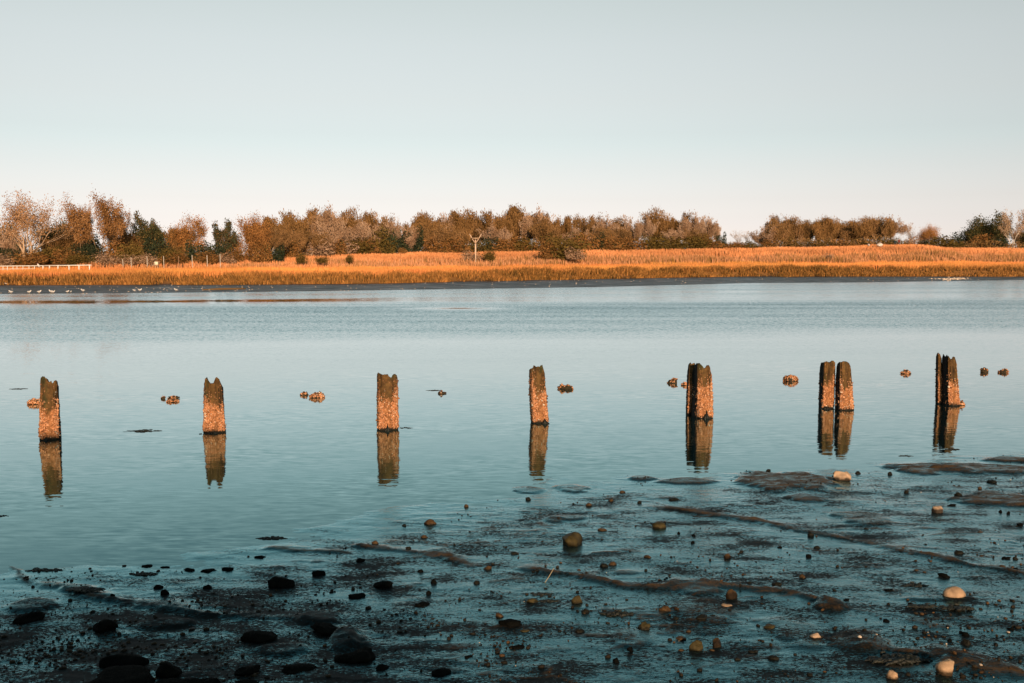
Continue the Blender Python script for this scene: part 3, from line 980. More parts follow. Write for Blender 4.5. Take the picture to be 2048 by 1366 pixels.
SMALL = [  # px, py foot, w, h, tone, style
    (1057, 997, 12, 9, 'dark', 'round'), (1178, 1009, 13, 9, 'brown', 'round'), (1245, 983, 13, 7, 'brown', 'round'), (1349, 999, 22, 8, 'dark', 'flat'), (1205, 1059, 19, 9, 'brown', 'flat'),
    (1296, 1113, 15, 9, 'brown', 'round'), (1209, 1130, 17, 13, 'dark', 'round'), (1225, 1127, 18, 10, 'brown', 'angular'), (1483, 1103, 11, 7, 'dark', 'round'), (1065, 1202, 26, 11, 'olive', 'flat'),
    (1171, 1222, 19, 14, 'dark', 'round'), (1289, 1254, 26, 17, 'olive', 'flat'), (1160, 1261, 20, 12, 'dark', 'round'), (1050, 1262, 21, 10, 'olive', 'flat'), (1330, 1219, 25, 14, 'brown', 'flat'),
    (1405, 1236, 26, 12, 'dark', 'flat'), (1364, 1277, 21, 10, 'brown', 'flat'), (1233, 1320, 15, 18, 'black', 'round'), (1034, 1294, 31, 14, 'black', 'flat'), (1477, 1318, 15, 13, 'dark', 'round'),
    (1261, 1297, 13, 13, 'black', 'round'), (1504, 1303, 15, 9, 'dark', 'round'), (1028, 1106, 14, 8, 'dark', 'flat'), (1717, 945, 13, 8, 'dark', 'angular'), (1537, 940, 11, 6, 'dark', 'angular'),
    (1781, 946, 9, 9, 'dark', 'round'), (1988, 963, 19, 10, 'dark', 'lumpy'), (1961, 976, 9, 9, 'brown', 'round'), (1814, 983, 10, 9, 'dark', 'round'), (1919, 988, 16, 12, 'dark', 'round'),
    (1906, 1010, 17, 7, 'black', 'flat'), (2042, 1048, 13, 9, 'black', 'round'), (2018, 1025, 10, 9, 'black', 'round'), (2002, 1022, 8, 8, 'black', 'round'), (1554, 1047, 10, 6, 'dark', 'flat'),
    (1623, 1067, 13, 10, 'dark', 'flat'), (1635, 1094, 13, 9, 'dark', 'round'), (1619, 1111, 12, 10, 'black', 'round'), (1561, 1094, 13, 6, 'black', 'flat'), (1734, 1057, 11, 7, 'dark', 'flat'),
    (2015, 1116, 21, 8, 'black', 'lumpy'), (2033, 1116, 12, 10, 'dark', 'round'), (2007, 1133, 13, 10, 'brown', 'round'), (2033, 1138, 11, 8, 'black', 'round'), (1892, 1152, 24, 12, 'black', 'round'),
    (1607, 1153, 14, 13, 'brown', 'angular'), (1556, 1168, 21, 12, 'dark', 'lumpy'), (1780, 1181, 21, 9, 'black', 'flat'), (1694, 1200, 12, 8, 'black', 'round'), (1544, 1255, 33, 9, 'olive', 'flat'),
    (1549, 1317, 27, 13, 'dark', 'flat'), (1775, 1241, 14, 8, 'black', 'round'), (1933, 1268, 14, 13, 'black', 'round'), (1935, 1285, 21, 19, 'dark', 'round'), (1901, 1280, 10, 10, 'black', 'round'),
    (2024, 1257, 13, 9, 'black', 'round'), (1621, 1349, 13, 9, 'dark', 'round'), (932, 1011, 10, 9, 'brown', 'round'), (808, 1050, 9, 6, 'dark', 'flat'), (750, 1084, 14, 11, 'brown', 'round'),
    (848, 1073, 15, 9, 'brown', 'flat'), (816, 1096, 12, 10, 'dark', 'round'), (720, 1120, 21, 11, 'black', 'lumpy'), (636, 1147, 29, 12, 'black', 'flat'), (868, 1162, 14, 13, 'black', 'angular'),
    (840, 1141, 12, 9, 'black', 'round'), (953, 1165, 13, 12, 'dark', 'round'), (857, 1184, 11, 13, 'black', 'round'), (712, 1192, 34, 14, 'black', 'slab'), (843, 1211, 34, 14, 'black', 'lumpy'),
    (999, 1230, 17, 15, 'brown', 'round'), (518, 1114, 23, 8, 'black', 'flat'), (590, 1340, 76, 22, 'black', 'flat'), (764, 1334, 34, 19, 'black', 'angular'), (880, 1344, 42, 24, 'black', 'round'),
    (937, 1314, 19, 11, 'black', 'lumpy'), (490, 1340, 52, 30, 'black', 'round'), (413, 1366, 46, 30, 'black', 'round'), (485, 1372, 62, 32, 'black', 'round'), (413, 1173, 18, 12, 'black', 'round'),
    (376, 1139, 23, 9, 'black', 'round'), (415, 1141, 31, 10, 'black', 'lumpy'), (453, 1139, 26, 9, 'black', 'lumpy'), (327, 1183, 17, 17, 'black', 'round'), (313, 1173, 21, 12, 'black', 'slab'),
    (223, 1191, 11, 11, 'black', 'round'), (291, 1132, 21, 8, 'black', 'flat'), (327, 1135, 21, 6, 'black', 'flat'), (1099, 1193, 10, 6, 'dark', 'flat'), (1378, 1262, 12, 7, 'brown', 'round'),
    (1425, 1232, 14, 8, 'dark', 'round'), (1437, 1214, 12, 7, 'brown', 'round'), (1352, 1236, 13, 8, 'dark', 'round'), (1320, 1160, 9, 5, 'brown', 'flat'), (1158, 1140, 10, 5, 'brown', 'flat'),
    (1073, 1140, 11, 6, 'dark', 'flat'), (1363, 1300, 14, 8, 'brown', 'round'), (1425, 1300, 13, 8, 'brown', 'round'), (1670, 1180, 9, 6, 'dark', 'flat'), (1835, 1140, 11, 7, 'brown', 'flat'),
    (1850, 1144, 8, 5, 'brown', 'flat'), (1965, 1112, 10, 6, 'brown', 'flat'), (1962, 1064, 14, 5, 'brown', 'flat'), (1500, 1165, 11, 6, 'dark', 'flat'), (1388, 1070, 8, 7, 'black', 'round'),
    (1358, 1065, 7, 7, 'black', 'round'), (1386, 1084, 9, 7, 'black', 'angular'), (1329, 1045, 8, 5, 'dark', 'flat'), (1279, 1004, 9, 7, 'dark', 'round'), (1222, 1000, 12, 8, 'brown', 'lumpy'),
]
WORD = {'round': 'round', 'angular': 'angular', 'flat': 'flat', 'lumpy': 'lumpy', 'slab': 'slab like', 'smooth': 'smooth'}
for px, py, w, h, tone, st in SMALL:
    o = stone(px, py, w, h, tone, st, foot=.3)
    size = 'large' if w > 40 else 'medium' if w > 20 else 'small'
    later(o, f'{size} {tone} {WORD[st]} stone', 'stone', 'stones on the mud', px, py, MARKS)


def make_pebbles():
    rng = np.random.default_rng(404)
    base_V, base_F = ICO[1]
    n = 52000
    y = 8.2 + 12.5 * rng.random(n) ** 1.15
    x = rng.uniform(-.58, .58, n) * y
    z, dry = mud(x, y)
    px = 1024 + x / y * F_PX
    low = sstep(13.5, 9.5, y)
    dens = .10 + .25 * dry + .55 * low * sstep(700, 250, px) + .42 * low * sstep(1150, 1350, px) * sstep(1750, 1550, px) + .18 * low
    dens += .22 * sstep(1000, 1200, px) * sstep(15, 18, y)
    dens *= np.clip(.35 + 1.5 * fbm(x * .9 + 5, y * 1.3, 3), .08, 1.6)
    k = (rng.random(n) < dens) & (z > .001)
    x, y, z, dry, px = x[k], y[k], z[k], dry[k], px[k]
    n = len(x)
    r = .005 + .017 * rng.random(n) ** 5
    r *= .8 + .5 * sstep(16, 10, y)
    A = rng.uniform(0, 6.28, n)
    S3 = np.stack([r * rng.uniform(.8, 1.7, n), r * rng.uniform(.7, 1.2, n), r * rng.uniform(.5, .95, n)], 1)
    V = base_V[None] * rng.uniform(.75, 1.2, (n, len(base_V), 1)) * S3[:, None]
    ca, sa = np.cos(A)[:, None], np.sin(A)[:, None]
    V = np.stack([V[..., 0] * ca - V[..., 1] * sa, V[..., 0] * sa + V[..., 1] * ca, V[..., 2]], -1)
    V += np.stack([x, y, z + S3[:, 2] * .35], 1)[:, None]
    t = rng.random((n, 1))
    C = np.array([.010, .010, .008]) * (1 - t) + np.array([.035, .024, .013]) * t
    br = rng.random(n) < .04 + .22 * sstep(1000, 1500, px)
    C[br] = np.array([.10, .052, .022]) * rng.uniform(.3, 1.2, (br.sum(), 1))
    wh = rng.random(n) < .012 * sstep(600, 1200, px)
    C[wh] = np.array([.62, .48, .36])
    F = base_F[None] + (np.arange(n) * len(base_V))[:, None, None]
    o = obj('pebbles', np_mesh('pebbles', V.reshape(-1, 3), [F.reshape(-1, 3)], np.repeat(C, len(base_V), 0), True), M_WET)
    tag(o, 'scatter of tiny dark pebbles and shell bits over the mud', 'pebbles', kind='stuff')


make_pebbles()


# clumps of weed lying on the mud and drifting on the water
def weed_clump(px, py, w, h, label, z=None, name='seaweed_clump', cat='seaweed', low=1.0):
    rng = np.random.default_rng(int(px + py * 13))
    g = gp(px, py)
    zz = max(0.0, float(mud(np.array([g.x]), np.array([g.y]))[0][0])) if z is None else z
    g = gp(px, py, zz)
    sc = g.y / F_PX
    W_, H_ = w * sc, h * sc
    D_ = min(W_ * .45, 1.1 * h * sc / max(.12, (CAM_H / g.y)))
    mb = MB()
    for _ in range(int(44 + w * .8)):
        t = rng.uniform(-1, 1)
        q = Vector((t * W_ / 2, rng.normal(0, .3) * D_ * (1 - .6 * abs(t)), 0))
        a = rng.normal(0, .5) + (0 if rng.random() < .5 else math.pi)
        L = rng.uniform(.1, .3) * W_
        r = rng.uniform(.14, .30) * H_ * low * (1 - .5 * abs(t))
        d = Vector((math.cos(a), math.sin(a) * .6, 0)) * L
        mb.tube([q, q + d * .3 + Vector((0, 0, r * 1.2)), q + d * .7 + Vector((0, 0, r * .9)), q + d + Vector((0, 0, -.01))], [r * .5, r, r * .9, r * .3], 5,
                np.array([.012, .012, .007]) * rng.uniform(.6, 1.8))
    rs = .12 * H_ * low
    mb.tube([Vector((-W_ * .5, 0, 0)), Vector((-W_ * .2, D_ * .08, rs)), Vector((W_ * .2, -D_ * .06, rs)), Vector((W_ * .5, 0, 0))], [rs * .6, rs, rs, rs * .6], 5, (.012, .012, .007))
    o = obj(name, mb.mesh(name, True), M_WEED, loc=g)
    return tag(o, label, cat, 'clumps of weed')


weed_clump(1233, 1228, 60, 11, 'long dark weed clump left of the gravelly patch, below the olive knob')
weed_clump(1085, 1190, 42, 8, 'upper strand of dark weed left of the olive knob')
weed_clump(1098, 1203, 40, 8, 'lower strand of dark weed just left of the olive knob')
weed_clump(1848, 1213, 56, 8, 'dark weed strand in front and left of the egg shaped boulder')
weed_clump(1914, 1217, 52, 12, 'olive weed mat straight in front of the egg shaped boulder')
weed_clump(1829, 1172, 46, 10, 'ragged black weed clump left of the egg shaped boulder')
weed_clump(1905, 1192, 34, 8, 'black weed tucked under the left foot of the egg shaped boulder')
weed_clump(1800, 1322, 100, 22, 'big black weed mass beside the sandy boulders at lower right')
weed_clump(89, 1141, 60, 6, 'thin weed strand at the far left water edge')
weed_clump(285, 1149, 46, 7, 'small weed clump on the left mud below the water edge')
weed_clump(171, 1180, 62, 9, 'dark weed mat left of centre on the shaded mud')
weed_clump(545, 1077, 50, 5, 'narrow weed strand floating off the mud point')
weed_clump(288, 862, 58, 4, 'dark strip of weed floating between the first two pilings', 0, 'floating_weed', low=.5)
weed_clump(35, 778, 30, 3, 'thin weed strip floating beyond the leftmost piling', 0, 'floating_weed', low=.5)
weed_clump(868, 781, 26, 3, 'thin weed strip floating right of the third piling', 0, 'floating_weed', low=.5)
weed_clump(812, 856, 22, 4, 'dark ripple marks at the foot of the third piling', 0, 'floating_weed', low=.5)  # dark strands added to stand for ripple marks on the water
weed_clump(1811, 912, 24, 4, 'weed drifting on the water below the rightmost pilings', 0, 'floating_weed', low=.5)
weed_clump(1905, 899, 24, 6, 'reddish drifting clump under the rightmost pilings', 0, 'floating_weed', low=.6)
weed_clump(4, 1032, 22, 5, 'floating dark stick at the left edge of the picture', 0, 'floating_weed', low=.6)

# straw standing in the mud
mb = MB()
g = gp(1088, 1168, .03)
t = at_y(1108, 1136, g.y + .02)
mb.tube([g, (g + t) / 2 + Vector((.004, 0, 0)), t], [.0045, .004, .003], 5, (.5, .38, .22))
tag(obj('straw_stalk', mb.mesh('straw_stalk'), M_GRASS), 'single pale straw stalk standing tilted in the mud', 'straw')


# ------------------------------------------------------------------ stubs of the second row of pilings
def stub(px, py, w, h, label, seed, pale=.6, name='piling_stub'):
    rng = np.random.default_rng(seed)
    g = gp(px, py)
    sc = g.y / F_PX
    W_, H_ = w * sc, h * sc
    root = obj(name, None, loc=(g.x, g.y + W_ * .3, 0))
    V, F = rock_shape(rng, 3, 4, .3, (.6, .9))
    V = V * np.array([W_ / 2, W_ * .36, H_ * .8]) + np.array([0, 0, H_ * .2])
    lump = 1 + .5 * fbm(V[:, 0] / W_ * 6 + seed, V[:, 1] / W_ * 3, 2)
    V[:, 2] = np.where(V[:, 2] > 0, V[:, 2] * lump, V[:, 2])
    V[:, 2] *= H_ / V[:, 2].max()
    C = np.array([.05, .034, .016]) * (1 + .6 * fbm(V[:, 0] * 20 + seed, V[:, 2] * 20, 2))[:, None]
    obj('stump', np_mesh('stump', V, [F], C, True), M_WOOD, root)
    n = int(260 * (w / 25) * (h / 9))
    f = rng.integers(0, len(F), n)
    b = rng.dirichlet((1, 1, 1), n)
    T = V[F[f]]
    P = (T * b[:, :, None]).sum(1)
    N = np.cross(T[:, 1] - T[:, 0], T[:, 2] - T[:, 0])
    N /= np.linalg.norm(N, axis=1)[:, None] + 1e-9
    k = (P[:, 2] > .015) & (rng.random(n) < pale * (1 + fbm(P[:, 0] * 7 + seed, P[:, 1] * 7, 2)))
    P, N = P[k], N[k]
    if len(P):
        bv, b3, b4, bc = barnacles(rng, P, N, rng.uniform(.014, .03, len(P)), barn_cols(rng, len(P), .05))
        obj('barnacle_crust', np_mesh('barnacle_crust', bv, [b3, b4], bc), M_BARN, root, kind='stuff')
    return tag(root, label, 'piling stub', 'stubs of the second row of pilings')


stub(66, 809, 32, 11, 'barnacled stub jutting from behind the leftmost piling', 31, .8)
stub(325, 798, 10, 5, 'tiny dark stub left of the others before the second piling', 32, .15)
stub(345, 798, 23, 6, 'dark low double stub left of the second piling', 33, .1)
stub(343, 805, 28, 5, 'thin barnacled stub in front of the dark double stub', 34, .8)
stub(607, 791, 17, 8, 'smaller dark stub at the left of the pair before the third piling', 35, .2)
stub(633, 796, 31, 13, 'bright barnacled stub left of the third piling', 36, .9)
stub(883, 788, 18, 7, 'small dark stub between the third and middle pilings', 37, .1)
stub(1130, 779, 33, 11, 'barnacled oval stub right of the middle piling', 38, .6)
stub(1346, 767, 22, 10, 'round stub left of the fifth pilings', 39, .4)
stub(1369, 771, 12, 7, 'small stub touching the left of the fifth pilings in view', 40, .4)
stub(1583, 763, 32, 12, 'brick like stub left of the sixth close pair', 41, .6)
stub(1814, 748, 21, 8, 'low stub between the sixth and the rightmost pilings', 42, .5)
stub(1971, 745, 18, 10, 'lumpy dark stub, first beyond the rightmost pilings', 43, .15)
stub(2009, 746, 22, 8, 'flat stub nearest the right edge of the picture', 44, .3)
stub(1924, 811, 17, 10, 'barnacled stub against the right foot of the rightmost piling', 45, .9)
# ------------------------------------------------------------------ far shore
def col_x(px, d):
    return (px - 1024) / F_PX * d


_edge = [(-700, 596), (0, 588), (500, 584), (1000, 577), (1200, 574), (1500, 566), (1700, 565), (2048, 560), (2800, 552)]
_foot = [(-700, 120), (0, 126), (500, 130), (750, 133), (1000, 149), (1200, 160), (1500, 178), (1700, 177), (2048, 178), (2800, 182)]
_crest = [(-700, 160, 519), (0, 163, 519), (250, 166, 521), (430, 172, 517), (500, 182, 512), (700, 200, 505), (1000, 214, 501), (1300, 226, 497), (1500, 231, 494),
          (1680, 233, 492), (1745, 234, 488), (1830, 234, 487), (1895, 233, 493), (2048, 232, 496), (2800, 232, 497)]
EX = np.array([[gp(a, b).x, gp(a, b).y] for a, b in _edge])
FX = np.array([[col_x(a, d), d] for a, d in _foot])
CX = np.array([[col_x(a, d), d, at_y(a, b, d).z - .75] for a, d, b in _crest])


def far_lines(x):
    return np.interp(x, EX[:, 0], EX[:, 1]), np.interp(x, FX[:, 0], FX[:, 1]), np.interp(x, CX[:, 0], CX[:, 1]), np.interp(x, CX[:, 0], CX[:, 2])


def far_z(x, y):
    x = np.asarray(x, float)
    y = np.asarray(y, float)
    e, f, c, zc = far_lines(x)
    f = f + 1.3 * fbm(x * .11, x * 0 + 3, 3) + .5 * fbm(x * .5, x * 0 + 9, 2)
    pl = np.interp(x, [-70, 0, 90], [1.05, 1.2, 1.62])
    z = -0.35 + 0.35 * sstep(e - 9, e, y)
    z = z + 0.30 * np.clip((y - e) / (f - e), 0, 1) ** .8 * (1 + 0.15 * fbm(x * .25, y * .6, 3))
    z = z + (pl - .30 - .25) * sstep(f - .3, f + 2.2, y) + .25 * sstep(f + 2, f + 28, y)
    z = z + (zc - pl) * sstep(f + 24, c, y)
    z = z + 0.12 * fbm(x * .12, y * .12, 3) * sstep(f + 4, f + 20, y)
    return z


def far_z1(x, y):
    return float(far_z(np.array([x]), np.array([y]))[0])


def make_far_bank():
    xs = np.concatenate([np.linspace(-900, -150, 26), np.linspace(-148, 190, 440), np.linspace(192, 900, 26)])
    ys = np.concatenate([np.linspace(88, 205, 240), np.linspace(206, 300, 90), np.linspace(310, 3000, 20)])
    X, Y = np.meshgrid(xs, ys)
    Z = far_z(X, Y)
    nx, ny = len(xs), len(ys)
    idx = np.arange(nx * ny).reshape(ny, nx)
    q = np.stack([idx[:-1, :-1], idx[:-1, 1:], idx[1:, 1:], idx[1:, :-1]], -1).reshape(-1, 4)
    q = q[(Z.ravel()[q] > -.2).any(1)]
    e, f, c, zc = far_lines(X)
    soil = sstep(f - 1.5, f + 1.0, Y)
    me = np_mesh('far_bank', np.stack([X.ravel(), Y.ravel(), Z.ravel()], 1), [q], smooth=True, attrs={'soil': soil.ravel()})
    m, n, l, p = new_mat('far_mud_and_soil')
    a = n.new('ShaderNodeAttribute')
    a.attribute_name = 'soil'
    geo = n.new('ShaderNodeNewGeometry')
    n1 = noise_n(n, l, map_n(n, l, geo.outputs['Position'], (.25, 1.2, 1)), 1.0, 5, .65)
    n2 = noise_n(n, l, geo.outputs['Position'], .8, 4, .6)
    mudc = mix_rgb(n, l, (.008, .013, .014), (.034, .032, .026), n1.outputs['Fac'])
    soilc = mix_rgb(n, l, (.20, .085, .025), (.42, .19, .06), n2.outputs['Fac'])
    l.new(mix_rgb(n, l, mudc, soilc, a.outputs['Fac']), p.inputs['Base Color'])
    rr = ramp_n(n, l, n1.outputs['Fac'], [(.4, .28), (.62, .55)])
    l.new(mix_rgb(n, l, rr, (.95, .95, .95), a.outputs['Fac']), p.inputs['Roughness'])
    l.new(mix_rgb(n, l, (.24, .24, .24), (.05, .05, .05), a.outputs['Fac']), p.inputs['Specular IOR Level'])
    b = n.new('ShaderNodeBump')
    b.inputs['Strength'].default_value = .7
    b.inputs['Distance'].default_value = .15
    n3 = noise_n(n, l, map_n(n, l, geo.outputs['Position'], (1.0, 2.5, 1)), 1.0, 4, .6)
    l.new(n3.outputs['Fac'], b.inputs['Height'])
    l.new(b.outputs[0], p.inputs['Normal'])
    o = obj('far_bank', me, m, kind='structure')
    o['label'] = 'far river bank: dark mud strip rising to marsh and field'


make_far_bank()


def blades(name, rng, x, y, h, w, lean, c0, c1, droop=.25):
    """one mesh of bent grass blades; c0, c1 (n,3) colours of foot and tip"""
    n = len(x)
    z = far_z(x, y) - .04
    a = rng.uniform(-.9, .9, n)
    dx, dy = np.cos(a) * w / 2, np.sin(a) * w / 2
    lx, ly = lean
    V = np.empty((n, 5, 3))
    V[:, 0] = np.stack([x - dx, y - dy, z], 1)
    V[:, 1] = np.stack([x + dx, y + dy, z], 1)
    mx, my = x + lx * .35, y + ly * .35
    V[:, 2] = np.stack([mx - dx * .8, my - dy * .8, z + h * .6], 1)
    V[:, 3] = np.stack([mx + dx * .8, my + dy * .8, z + h * .6], 1)
    V[:, 4] = np.stack([x + lx, y + ly, z + h * (1 - droop * np.hypot(lx, ly) / h)], 1)
    i0 = (np.arange(n) * 5)[:, None]
    C = np.empty((n, 5, 3))
    C[:, 0] = C[:, 1] = c0
    C[:, 2] = C[:, 3] = (c0 + c1) / 2
    C[:, 4] = c1
    return np_mesh(name, V.reshape(-1, 3), [i0 + np.array([[2, 3, 4]]), i0 + np.array([[0, 1, 3, 2]])], C.reshape(-1, 3))


def lerp(a, b, t):
    return np.array(a) * (1 - t) + np.array(b) * t


def make_grass():
    rng = np.random.default_rng(5)
    # front of the marsh: tussocks hanging over the mud
    n = 80000
    x = rng.uniform(-88, 118, n)
    e, f, c, zc = far_lines(x)
    f = f + 1.3 * fbm(x * .11, x * 0 + 3, 3) + .5 * fbm(x * .5, x * 0 + 9, 2)
    s = rng.random(n) ** 1.5 * 9 - .5
    y = f + s
    clump = fbm(x * .38, y * .42, 3)
    big = fbm(x * .07 + 4, y * .09, 3)
    keep = rng.random(n) < np.clip(.62 + .95 * clump, .05, 1)
    x, y, s, clump, big = x[keep], y[keep], s[keep], clump[keep], big[keep]
    n = len(x)
    h = (1.0 + .42 * clump + .30 * big) * rng.uniform(.6, 1.2, n) * (.55 + .45 * sstep(-.5, 3.5, s))
    la = rng.normal(-1.57, 1.0, n)
    lm = h * rng.uniform(.05, .6, n)
    gold = lerp((.58, .22, .055), (.66, .30, .09), rng.random((n, 1)))
    olive = lerp((.14, .078, .02), (.46, .20, .05), rng.random((n, 1)) ** 1.1)
    k = np.clip(.12 + .7 * sstep(1.0, 6, s) + .35 * clump - .35 * sstep(0, .6, big), 0, 1)[:, None]
    tip = (olive * (1 - k) + gold * k) * rng.uniform(.45, 1.25, (n, 1))
    me = blades('marsh_grass_edge', rng, x, y, h, rng.uniform(.08, .20, n), (np.cos(la) * lm, np.sin(la) * lm), tip * .85, tip)
    o = obj('marsh_grass', me, M_GRASS)
    tag(o, 'olive gold marsh grass along the far mud edge', 'grass', kind='stuff')
    # the marsh behind it
    n = 100000
    x = rng.uniform(-92, 125, n)
    e, f, c, zc = far_lines(x)
    s = 5 + rng.random(n) * 24
    y = f + s
    clump = fbm(x * .3 + 50, y * .3, 3)
    wide = fbm(x * .035 + 8, y * .12, 3)
    h = (1.2 + .16 * clump + .22 * wide) * rng.uniform(.8, 1.12, n)
    la = rng.uniform(0, 6.28, n)
    lm = h * rng.uniform(.0, .22, n)
    gold = lerp((.62, .22, .055), (.72, .30, .09), rng.random((n, 1))) * (1 + .2 * clump + .28 * wide)[:, None]
    gold[:, 1] *= 1 + .16 * fbm(x * .06 + 30, y * .2, 2)
    me = blades('marsh_grass_top', rng, x, y, h, rng.uniform(.05, .10, n), (np.cos(la) * lm, np.sin(la) * lm), gold * .8, gold)
    o = obj('cordgrass_meadow', me, M_GRASS)
    tag(o, 'even orange gold meadow of marsh grass behind the edge tussocks', 'grass', kind='stuff')
    # tall reeds
    n = 46000
    x = rng.uniform(-60, 130, n)
    e, f, c, zc = far_lines(x)
    left = sstep(-52, -30, x)
    y = f + 29 + rng.random(n) * (c - f - 40) * (.2 + .4 * left)
    pat = fbm(x * .12 + 80, y * .12, 3)
    keep = (rng.random(n) < np.clip(.55 + .8 * pat, .1, 1)) & (rng.random(n) < .25 + .75 * left)
    x, y, pat = x[keep], y[keep], pat[keep]
    n = len(x)
    h = (1.55 + .5 * pat) * rng.uniform(.65, 1.2, n) * (.7 + .3 * sstep(-40, 10, x))
    la = rng.uniform(0, 6.28, n)
    lm = h * rng.uniform(.0, .15, n)
    c1 = lerp((.50, .21, .085), (.66, .31, .15), rng.random((n, 1)))
    gr = (rng.random(n) < .30 + .3 * pat)[:, None]
    c1 = np.where(gr, lerp((.20, .10, .03), (.34, .18, .05), rng.random((n, 1))), c1)
    me = blades('reed_bed', rng, x, y, h, rng.uniform(.08, .20, n), (np.cos(la) * lm, np.sin(la) * lm), c1 * .9, c1)
    o = obj('reed_bed', me, M_GRASS)
    tag(o, 'taller pinkish brown reeds standing behind the golden marsh', 'reeds', kind='stuff')
    # field up to the crest
    n = 76000
    x = rng.uniform(-70, 135, n)
    e, f, c, zc = far_lines(x)
    y = c - 32 + rng.random(n) * 37
    keep = y > f + 34
    x, y = x[keep], y[keep]
    n = len(x)
    pat = fbm(x * .2 + 20, y * .2, 3)
    h = (.72 + .16 * pat) * rng.uniform(.6, 1.2, n)
    la = rng.uniform(0, 6.28, n)
    lm = h * rng.uniform(.0, .3, n)
    c1 = lerp((.62, .23, .08), (.72, .31, .13), rng.random((n, 1))) * (1 + .18 * pat + .25 * fbm(x * .05, y * .16 + 7, 3))[:, None]
    me = blades('field_grass', rng, x, y, h, rng.uniform(.07, .15, n), (np.cos(la) * lm, np.sin(la) * lm), c1 * .9, c1)
    o = obj('field_grass', me, M_GRASS)
    tag(o, 'smooth orange grass field rising to the tree line', 'grass', kind='stuff')


make_grass()


# ------------------------------------------------------------------ trees
def tree_meshes(seed, stems=1, spread=.7, levels=3, kids=(5, 4, 3), up=.10, wig=.16, lean0=.25, trunk=.30, r0=.022, leaves=7000, lsize=.012, long=1.6,
                jit=.03, leaf_c=((.2, .1, .03), (.3, .16, .05)), bark=(.22, .15, .09), tops=0.0, inner=.25, shrink=.72, odd=None, tip_up=.0, droop=False, baser=.0):
    """unit tree: height 1, spread about 1 wide; returns (trunk mesh, crown mesh)"""
    rnd = random.Random(seed)
    rng = np.random.default_rng(seed)
    wood, twig = [], []

    def grow(p, d, L, r, lev):
        n = 5 if lev == 0 else 4 if lev < 2 else 3
        pts, rad = [p], [r]
        for i in range(n):
            d = (d + Vector((rnd.gauss(0, wig), rnd.gauss(0, wig), rnd.gauss(0, wig) * .5 + (up if lev else 0)))).normalized()
            p = p + d * (L / n)
            pts.append(p)
            rad.append(r * (1 - .6 * (i + 1) / n))
        wood.append((pts, rad, lev))
        if lev >= 1:
            twig.append((pts, lev))
        if lev < levels:
            for j in range(kids[lev]):
                t = 1.0 if j == 0 else rnd.uniform(trunk if lev == 0 else .25, .98)
                i = min(int(t * n), n - 1)
                q = pts[i].lerp(pts[i + 1], t * n - i)
                ax = Vector((rnd.gauss(0, 1), rnd.gauss(0, 1), rnd.gauss(0, 1))).cross(d).normalized()
                dd = d.copy()
                dd.rotate(Matrix.Rotation((0.3 if j == 0 else 1) * spread * rnd.uniform(.55, 1.15), 3, ax))
                grow(q, dd, L * shrink * rnd.uniform(.65, 1.1), max(rad[i] * .62, .0012), lev + 1)

    for s in range(stems):
        a = 6.283 * (s + rnd.random() * .6) / stems
        ln = lean0 * rnd.uniform(.5, 1.2) if stems > 1 else lean0 * .3
        grow(Vector((math.cos(a), math.sin(a), 0)) * baser, Vector((math.cos(a) * ln, math.sin(a) * ln, 1)).normalized(), .42 * rnd.uniform(.8, 1.1), r0 * (1 if stems == 1 else .75), 0)
    # leaves along the outer twigs
    tw = [t for t in twig if t[1] >= max(1, levels - 1)] or twig
    pick = rng.integers(0, len(tw), leaves)
    P = np.empty((leaves, 3))
    D = np.empty((leaves, 3))
    tt = rng.random(leaves) ** .7
    for i in range(leaves):
        pts = tw[pick[i]][0]
        m = len(pts) - 1
        k = min(int(tt[i] * m), m - 1)
        P[i] = pts[k].lerp(pts[k + 1], tt[i] * m - k)
        D[i] = pts[k + 1] - pts[k]
    P += rng.normal(0, jit, (leaves, 3))
    allz = np.concatenate([P[:, 2], [pp.z for w_ in wood for pp in w_[0]]])
    allx = np.concatenate([P[:, 0], [pp.x for w_ in wood for pp in w_[0]]])
    zs = np.percentile(allz, 99.6)
    xc = np.percentile(allx, 50)
    xs = max(np.percentile(allx, 98) - np.percentile(allx, 2), .05)
    sc = np.array([1 / xs, 1 / xs, 1 / zs])
    base = np.array([0 if True else xc, 0, 0])
    D /= np.linalg.norm(D, axis=1)[:, None] + 1e-9
    u = D * .6 + rng.normal(0, .6, (leaves, 3)) + np.array([0, 0, tip_up])
    u /= np.linalg.norm(u, axis=1)[:, None]
    v = np.cross(u, rng.normal(0, 1, (leaves, 3)))
    v /= np.linalg.norm(v, axis=1)[:, None] + 1e-9
    ls = lsize * rng.uniform(.6, 1.4, (leaves, 1))
    P = (P - base) * sc
    a, b = u * ls * long * .5, v * ls * .5
    V = np.stack([P - a, P + b, P + a, P - b], 1).reshape(-1, 3)
    V[:, 2] = np.maximum(V[:, 2], .004)
    F = (np.arange(leaves) * 4)[:, None] + np.array([[0, 1, 2, 3]])
    # colour by clump
    cl = fbm(P[:, 0] * 5 + seed, P[:, 2] * 5 + P[:, 1] * 4, 3)
    t = np.clip(.5 + .6 * cl + rng.normal(0, .12, leaves), 0, 1)[:, None]
    C = lerp(leaf_c[0], leaf_c[1], t)
    if odd is not None:
        k = rng.random(leaves) < odd[1]
        C[k] = np.array(odd[0]) * rng.uniform(.7, 1.2, (k.sum(), 1))
    crown = np_mesh('crown', V, [F], np.repeat(C, 4, 0))
    mb = MB()
    for pts, rad, lev in wood:
        sides = 6 if lev == 0 else 4 if lev == 1 else 3
        mb.tube([((np.array(q) - base) * sc).tolist() for q in pts], [r / 1.0 for r in rad], sides, np.array(bark) * rnd.uniform(.85, 1.1))
    return mb.mesh('trunk'), crown


